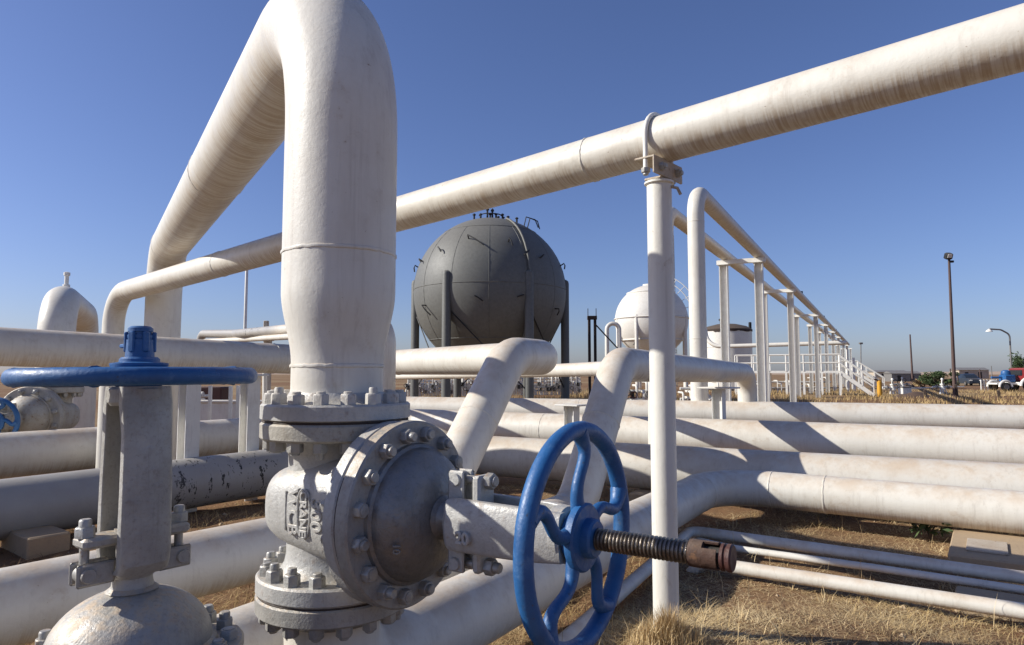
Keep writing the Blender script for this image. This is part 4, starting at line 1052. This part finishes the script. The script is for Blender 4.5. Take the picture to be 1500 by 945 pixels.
# white fence piece
fx = thing('rail_fence', 'small white rail fence left of the blue pump', 'fence', atz(1440, 58, 0))
for i in range(6): p = atz(1438 + 4.6 * i, 58, 0); part('fence_post', MB().box(p + Vector((0, 0, .45)), (.09, .09, .95)), 'steel_white', fx)
for z in (.85, .5): part('fence_rail', MB().beam(atz(1437, 58, z), atz(1463, 58, z), .06, .08), 'steel_white', fx)
for px, Y, w_, h_, lb, mt in ((1322, 130, 5.5, 1.5, 'low grey shed roof far off left of the bush', 'grey_steel'), (1420, 210, 9, 2.6, 'distant tan shed beyond the floodlight pole', 'bracket_tan'), (1300, 260, 12, 2.2, 'pale long shed on the horizon past the rack', 'bracket_tan')):
    p = atz(px, Y, 0); t = thing('far_shed', lb, 'shed', p)
    part('wall', MB().box(p + Vector((0, 0, h_ / 2)), (w_, w_ * .5, h_)), mt, t)
    part('roof', MB().loft([[p + Vector((x, y, z)) for y, z in ((-w_ * .28, h_), (0, h_ * 1.3), (w_ * .28, h_))] for x in (-w_ * .53, w_ * .53)]), 'grey_steel', t)
    for q in (-.25, .2): part('door', MB().box(p + Vector((w_ * q, -w_ * .25, h_ * .38)), (w_ * .12, .06, h_ * .76)), 'dark_steel', t)
# car
def wheel_part(t, c, ax, r, wd, rimmat='grey_steel'):
    wh = part('wheel', MB().lathe([(r * .8, -wd / 2), (r, -wd * .35), (r, wd * .35), (r * .8, wd / 2)], o=c, z=ax, segs=20), 'tyre', t)
    part('rim', MB().lathe([(r * .6, -wd * .53), (r * .6, wd * .53)], o=c, z=ax, segs=16), rimmat, wh)
cp_ = atz(1419, 82, 0); t = thing('parked_car', 'small dark car parked beyond the floodlight pole', 'car', cp_)
def car_sec(x, prof): return [cp_ + Vector((x, y, z)) for y, z in prof]
secs = []
for x, hz, wy in ((-2.0, .62, .70), (-1.9, .80, .78), (-1.0, .92, .82), (-.35, .95, .83), (1.1, .95, .83), (1.9, .88, .80), (2.05, .66, .72)):
    secs.append(car_sec(x, [(-wy, .28), (-wy, hz * .7), (-wy * .94, hz), (wy * .94, hz), (wy, hz * .7), (wy, .28)]))
part('body', MB().loft(secs), 'car_paint', t)
secs = []
for x, hz in ((-1.0, .92), (-.35, 1.36), (.0, 1.44), (.8, 1.42), (1.6, .95)):
    secs.append(car_sec(x, [(-.76, .90), (-.62, max(.93, hz)), (.62, max(.93, hz)), (.76, .90)]))
part('cabin', MB().loft(secs), 'glass_dark', t)
for sx in (-1.25, 1.3):
    for sy in (-.78, .78): wheel_part(t, cp_ + Vector((sx, sy, .31)), (0, 1, 0), .31, .2)
t.rotation_euler.z = R(78)
for sy in (-.5, .5): part('headlight', MB().box(cp_ + Vector((-1.97, sy, .66)), (.08, .3, .12), ch=.02), 'steel_white', t)
# red lorry with white arches cut by the frame, and the blue pump unit
lp = atz(1514, 56, 0); t = thing('red_lorry', 'red vehicle with white curved wheel arches cut by the right edge', 'lorry', lp)
part('cab', MB().box(lp + Vector((-.2, 0, 1.35)), (2.3, 1.8, 1.1), ch=.12), 'red_paint', t)
part('window', MB().box(lp + Vector((-.5, -.92, 1.5)), (.9, .04, .45), ch=.02), 'glass_dark', t)
part('window', MB().box(lp + Vector((-1.37, 0, 1.5)), (.04, 1.4, .45), ch=.02), 'glass_dark', t)
part('chassis', MB().box(lp + Vector((0, 0, .62)), (3.4, 1.5, .25), ch=.03), 'steel_white', t)
for sx in (-1.0, 1.2):
    for sy in (-.85, .85):
        wheel_part(t, lp + Vector((sx, sy, .45)), (0, 1, 0), .45, .28)
        part('wheel_arch', MB().sweep([lp + Vector((sx + .62 * math.cos(R(a)), sy, .45 + .62 * math.sin(R(a)))) for a in range(0, 181, 15)], .11, 8), 'steel_white', t)
bp_ = atz(1471, 56, 0); t = thing('pump_unit', 'blue pump unit on a white wheeled trailer left of the red vehicle', 'pump', bp_)
part('engine', MB().box(bp_ + Vector((.3, 0, 1.05)), (.9, .8, .6), ch=.08), 'blue_paint', t); part('hood', MB().lathe([(.34, 0), (.36, .1), (.30, .3), (.12, .38)], o=bp_ + Vector((.2, 0, 1.35)), segs=16), 'blue_paint', t)
part('drive_shaft', MB().sweep([bp_ + Vector((-1.0, 0, 1.12)), bp_ + Vector((0, 0, 1.12))], .09, 10), 'blue_paint', t)
part('trailer_bed', MB().box(bp_ + Vector((0, 0, .62)), (2.0, 1.2, .14), ch=.02), 'steel_white', t)
for sy in (-.7, .7):
    wheel_part(t, bp_ + Vector((-.35, sy, .36)), (0, 1, 0), .36, .22)
    part('wheel_arch', MB().sweep([bp_ + Vector((-.35 + .5 * math.cos(R(a)), sy, .36 + .5 * math.sin(R(a)))) for a in range(0, 181, 15)], .09, 8), 'steel_white', t)

# ------------------------------------------------------------------ shrubs, weeds
def leafball(c, sx, sy, sz, n, leaf, mat, rnd, name, parent, flat=.35):
    mb = MB(); clumps = [(Vector((rnd.gauss(0, .45), rnd.gauss(0, .45), rnd.uniform(-.4, .75))), rnd.uniform(.25, .5)) for _ in range(14)]
    for i in range(n):
        cc, cr = rnd.choice(clumps); d = Vector((rnd.gauss(0, 1), rnd.gauss(0, 1), rnd.gauss(0, 1))).normalized() * cr * rnd.random() ** .4
        q = cc + d; p = c + Vector((q.x * sx, q.y * sy, q.z * sz))
        if p.z < .02: continue
        u = Vector((rnd.gauss(0, 1), rnd.gauss(0, 1), rnd.gauss(0, .6))).normalized(); v_ = u.orthogonal().normalized()
        v_ = (Matrix.Rotation(rnd.random() * 6.28, 3, u) @ v_)
        l = leaf * rnd.uniform(.6, 1.3)
        mb.add([p - u * l, p + v_ * l * flat, p + u * l, p - v_ * l * flat], [(0, 1, 2, 3)])
    return part(name, mb, mat, parent)
def shrub(px, Y, s, label, mat, n, leaf, name='shrub', h=1.0):
    p = atz(px, Y, 0); rnd = random.Random(int(px)); t = thing(name, label, 'shrub', p)
    tr = MB()
    for k in range(5):
        a = rnd.random() * 6.28; tr.sweep([p, p + Vector((math.cos(a) * s * .2, math.sin(a) * s * .2, h * .45)), p + Vector((math.cos(a) * s * .5, math.sin(a) * s * .5, h * .8))], [.05 * s, .035 * s, .012 * s], 6)
    part('stem', tr, 'bark', t)
    leafball(p + Vector((0, 0, h * .5)), s, s, h * .62, n, leaf, mat, rnd, 'crown', t)
shrub(1370, 66, 1.7, 'round green bush in the field left of the floodlight pole', 'green_leaf', 2600, .13, h=1.5)
shrub(1352, 70, 1.2, 'lower yellow-green bush beside the round green bush', 'dry_grass', 900, .11, h=.8)
shrub(1497, 85, 1.6, 'dark green tree top showing behind the red vehicle', 'green_leaf', 2200, .16, 'tree', h=3.4)
shrub(262, 10.6, .32, 'clump of dead brown leaves at the foot of the rusty post', 'brown_leaf', 500, .05, h=.45)
shrub(1362, 5.95, .17, 'small green weed growing under the front ground pipe', 'green_leaf', 160, .035, 'weed', h=.2)

# ------------------------------------------------------------------ dry grass
def grass(name, spots, mat):
    v = []; f = []
    for (x, y, h, lean, az, wd) in spots:
        z = ground_h(x, y) - .01
        d = Vector((math.cos(az), math.sin(az))); s = Vector((-d.y, d.x)) * wd
        o = len(v)
        for t in (0, .5, 1):
            px = x + d.x * lean * t * t; py = y + d.y * lean * t * t; pz = z + h * t * (1 - .12 * t); k = (1 - .85 * t)
            if t < 1: v += [(px - s.x * k, py - s.y * k, pz), (px + s.x * k, py + s.y * k, pz)]
            else: v += [(px, py, pz)]
        f += [(o, o + 1, o + 3, o + 2), (o + 2, o + 3, o + 4)]
    me = bpy.data.meshes.new(name); me.from_pydata(v, [], f); me.materials.append(M[mat])
    return struct(name, me, 'stuff')
rnd = random.Random(3)
sp1 = []; sp2 = []
def dens(x, y): return mnoise.fractal(Vector((x * .9, y * .9, 5)), 1, 2, 3)
tries = 0
while len(sp1) < 56000 and tries < 400000:
    tries += 1
    Y = 2.0 + 9.5 * rnd.random() ** 1.6; x = X(rnd.uniform(-60, 1560), Y); d = dens(x, Y) + (.2 if x < -.5 else 0)
    if x < X(420, Y) and Y < 3: continue
    if d < rnd.uniform(-.45, .22): continue
    h = rnd.uniform(.01, .05) * (1 + 1.4 * max(0, d)) * (2.2 if rnd.random() < .025 else 1); sp1.append((x, Y, h, rnd.uniform(.03, .22), rnd.random() * 6.28, rnd.uniform(.0013, .0028)))
for i in range(125000): # matted straw
    Y = 2.1 + 6.5 * rnd.random() ** 1.35; x = X(rnd.uniform(640, 1560), Y)
    if mnoise.fractal(Vector((x * 1.3, Y * 1.3, 8)), 1, 2, 3) < rnd.uniform(-.55, .15): continue
    sp2.append((x, Y, rnd.uniform(.004, .035), rnd.uniform(.04, .18), rnd.random() * 6.28, rnd.uniform(.0014, .0034)))
for i in range(1700): # tall tuft at the post
    a = rnd.random() * 6.28; q = abs(rnd.gauss(0, .11)); x = .74 + q * math.cos(a) * 1.0; Y = 3.34 + q * math.sin(a) * .6
    sp2.append((x, Y, rnd.uniform(.05, .24) * max(.3, 1 - q * 2.2), rnd.uniform(.01, .10), rnd.random() * 6.28, rnd.uniform(.0015, .003)))
for i in range(34):
    Y = 2.6 + 4 * rnd.random() ** 1.3; x = X(rnd.uniform(780, 1500), Y)
    for k in range(rnd.randint(1, 3)): sp2.append((x + rnd.gauss(0, .02), Y, rnd.uniform(.22, .42), rnd.uniform(.02, .14), rnd.random() * 6.28, .0016))
for i in range(130):
    Y = 2.2 + 6 * rnd.random() ** 1.4; x = X(rnd.uniform(760, 1560), Y)
    for k in range(rnd.randint(6, 16)):
        sp2.append((x + rnd.gauss(0, .03), Y + rnd.gauss(0, .03), rnd.uniform(.04, .15), rnd.uniform(.05, .2), rnd.random() * 6.28, rnd.uniform(.0013, .0026)))
pb = MB(); rs = random.Random(21)
for i in range(900):
    Y = 2.1 + 8 * rs.random() ** 1.4; x = X(rs.uniform(-40, 1560), Y); r = rs.uniform(.004, .017) * (2 if rs.random() < .06 else 1); z = ground_h(x, Y)
    q = [Vector((x, Y, z)) + Vector((a * r * rs.uniform(.7, 1.3), b * r * rs.uniform(.7, 1.3), c * r * rs.uniform(.5, .9))) for a, b, c in ((1, 0, 0), (0, 1, 0), (-1, 0, 0), (0, -1, 0), (0, 0, 1), (0, 0, -1))]
    pb.add(q, [(0, 1, 4), (1, 2, 4), (2, 3, 4), (3, 0, 4), (1, 0, 5), (2, 1, 5), (3, 2, 5), (0, 3, 5)])
struct('pebbles', pb.mesh('pebbles', 'concrete', None, 20), 'stuff')
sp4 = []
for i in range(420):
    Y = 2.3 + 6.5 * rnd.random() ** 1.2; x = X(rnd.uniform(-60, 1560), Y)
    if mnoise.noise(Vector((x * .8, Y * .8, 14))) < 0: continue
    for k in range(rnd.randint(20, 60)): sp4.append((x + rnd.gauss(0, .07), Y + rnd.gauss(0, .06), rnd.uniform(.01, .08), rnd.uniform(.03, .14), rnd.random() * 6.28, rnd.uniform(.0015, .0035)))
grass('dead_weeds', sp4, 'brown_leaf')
grass('dry_grass', sp1, 'dry_grass'); grass('straw', sp2, 'straw_light')
sp3 = []
while len(sp3) < 26000:
    Y = 12 + 45 * rnd.random() ** 1.3; x = X(rnd.uniform(560, 1530), Y); d = mnoise.noise(Vector((x * .35, Y * .2, 2)))
    if d < rnd.uniform(-.3, .3): continue
    sp3.append((x, Y, rnd.uniform(.1, .32) * (1 + max(0, d)), rnd.uniform(.02, .2), rnd.random() * 6.28, rnd.uniform(.008, .02)))
grass('field_grass', sp3, 'dry_grass')
for o in bpy.data.objects:
    if '_o' in o: del o['_o']
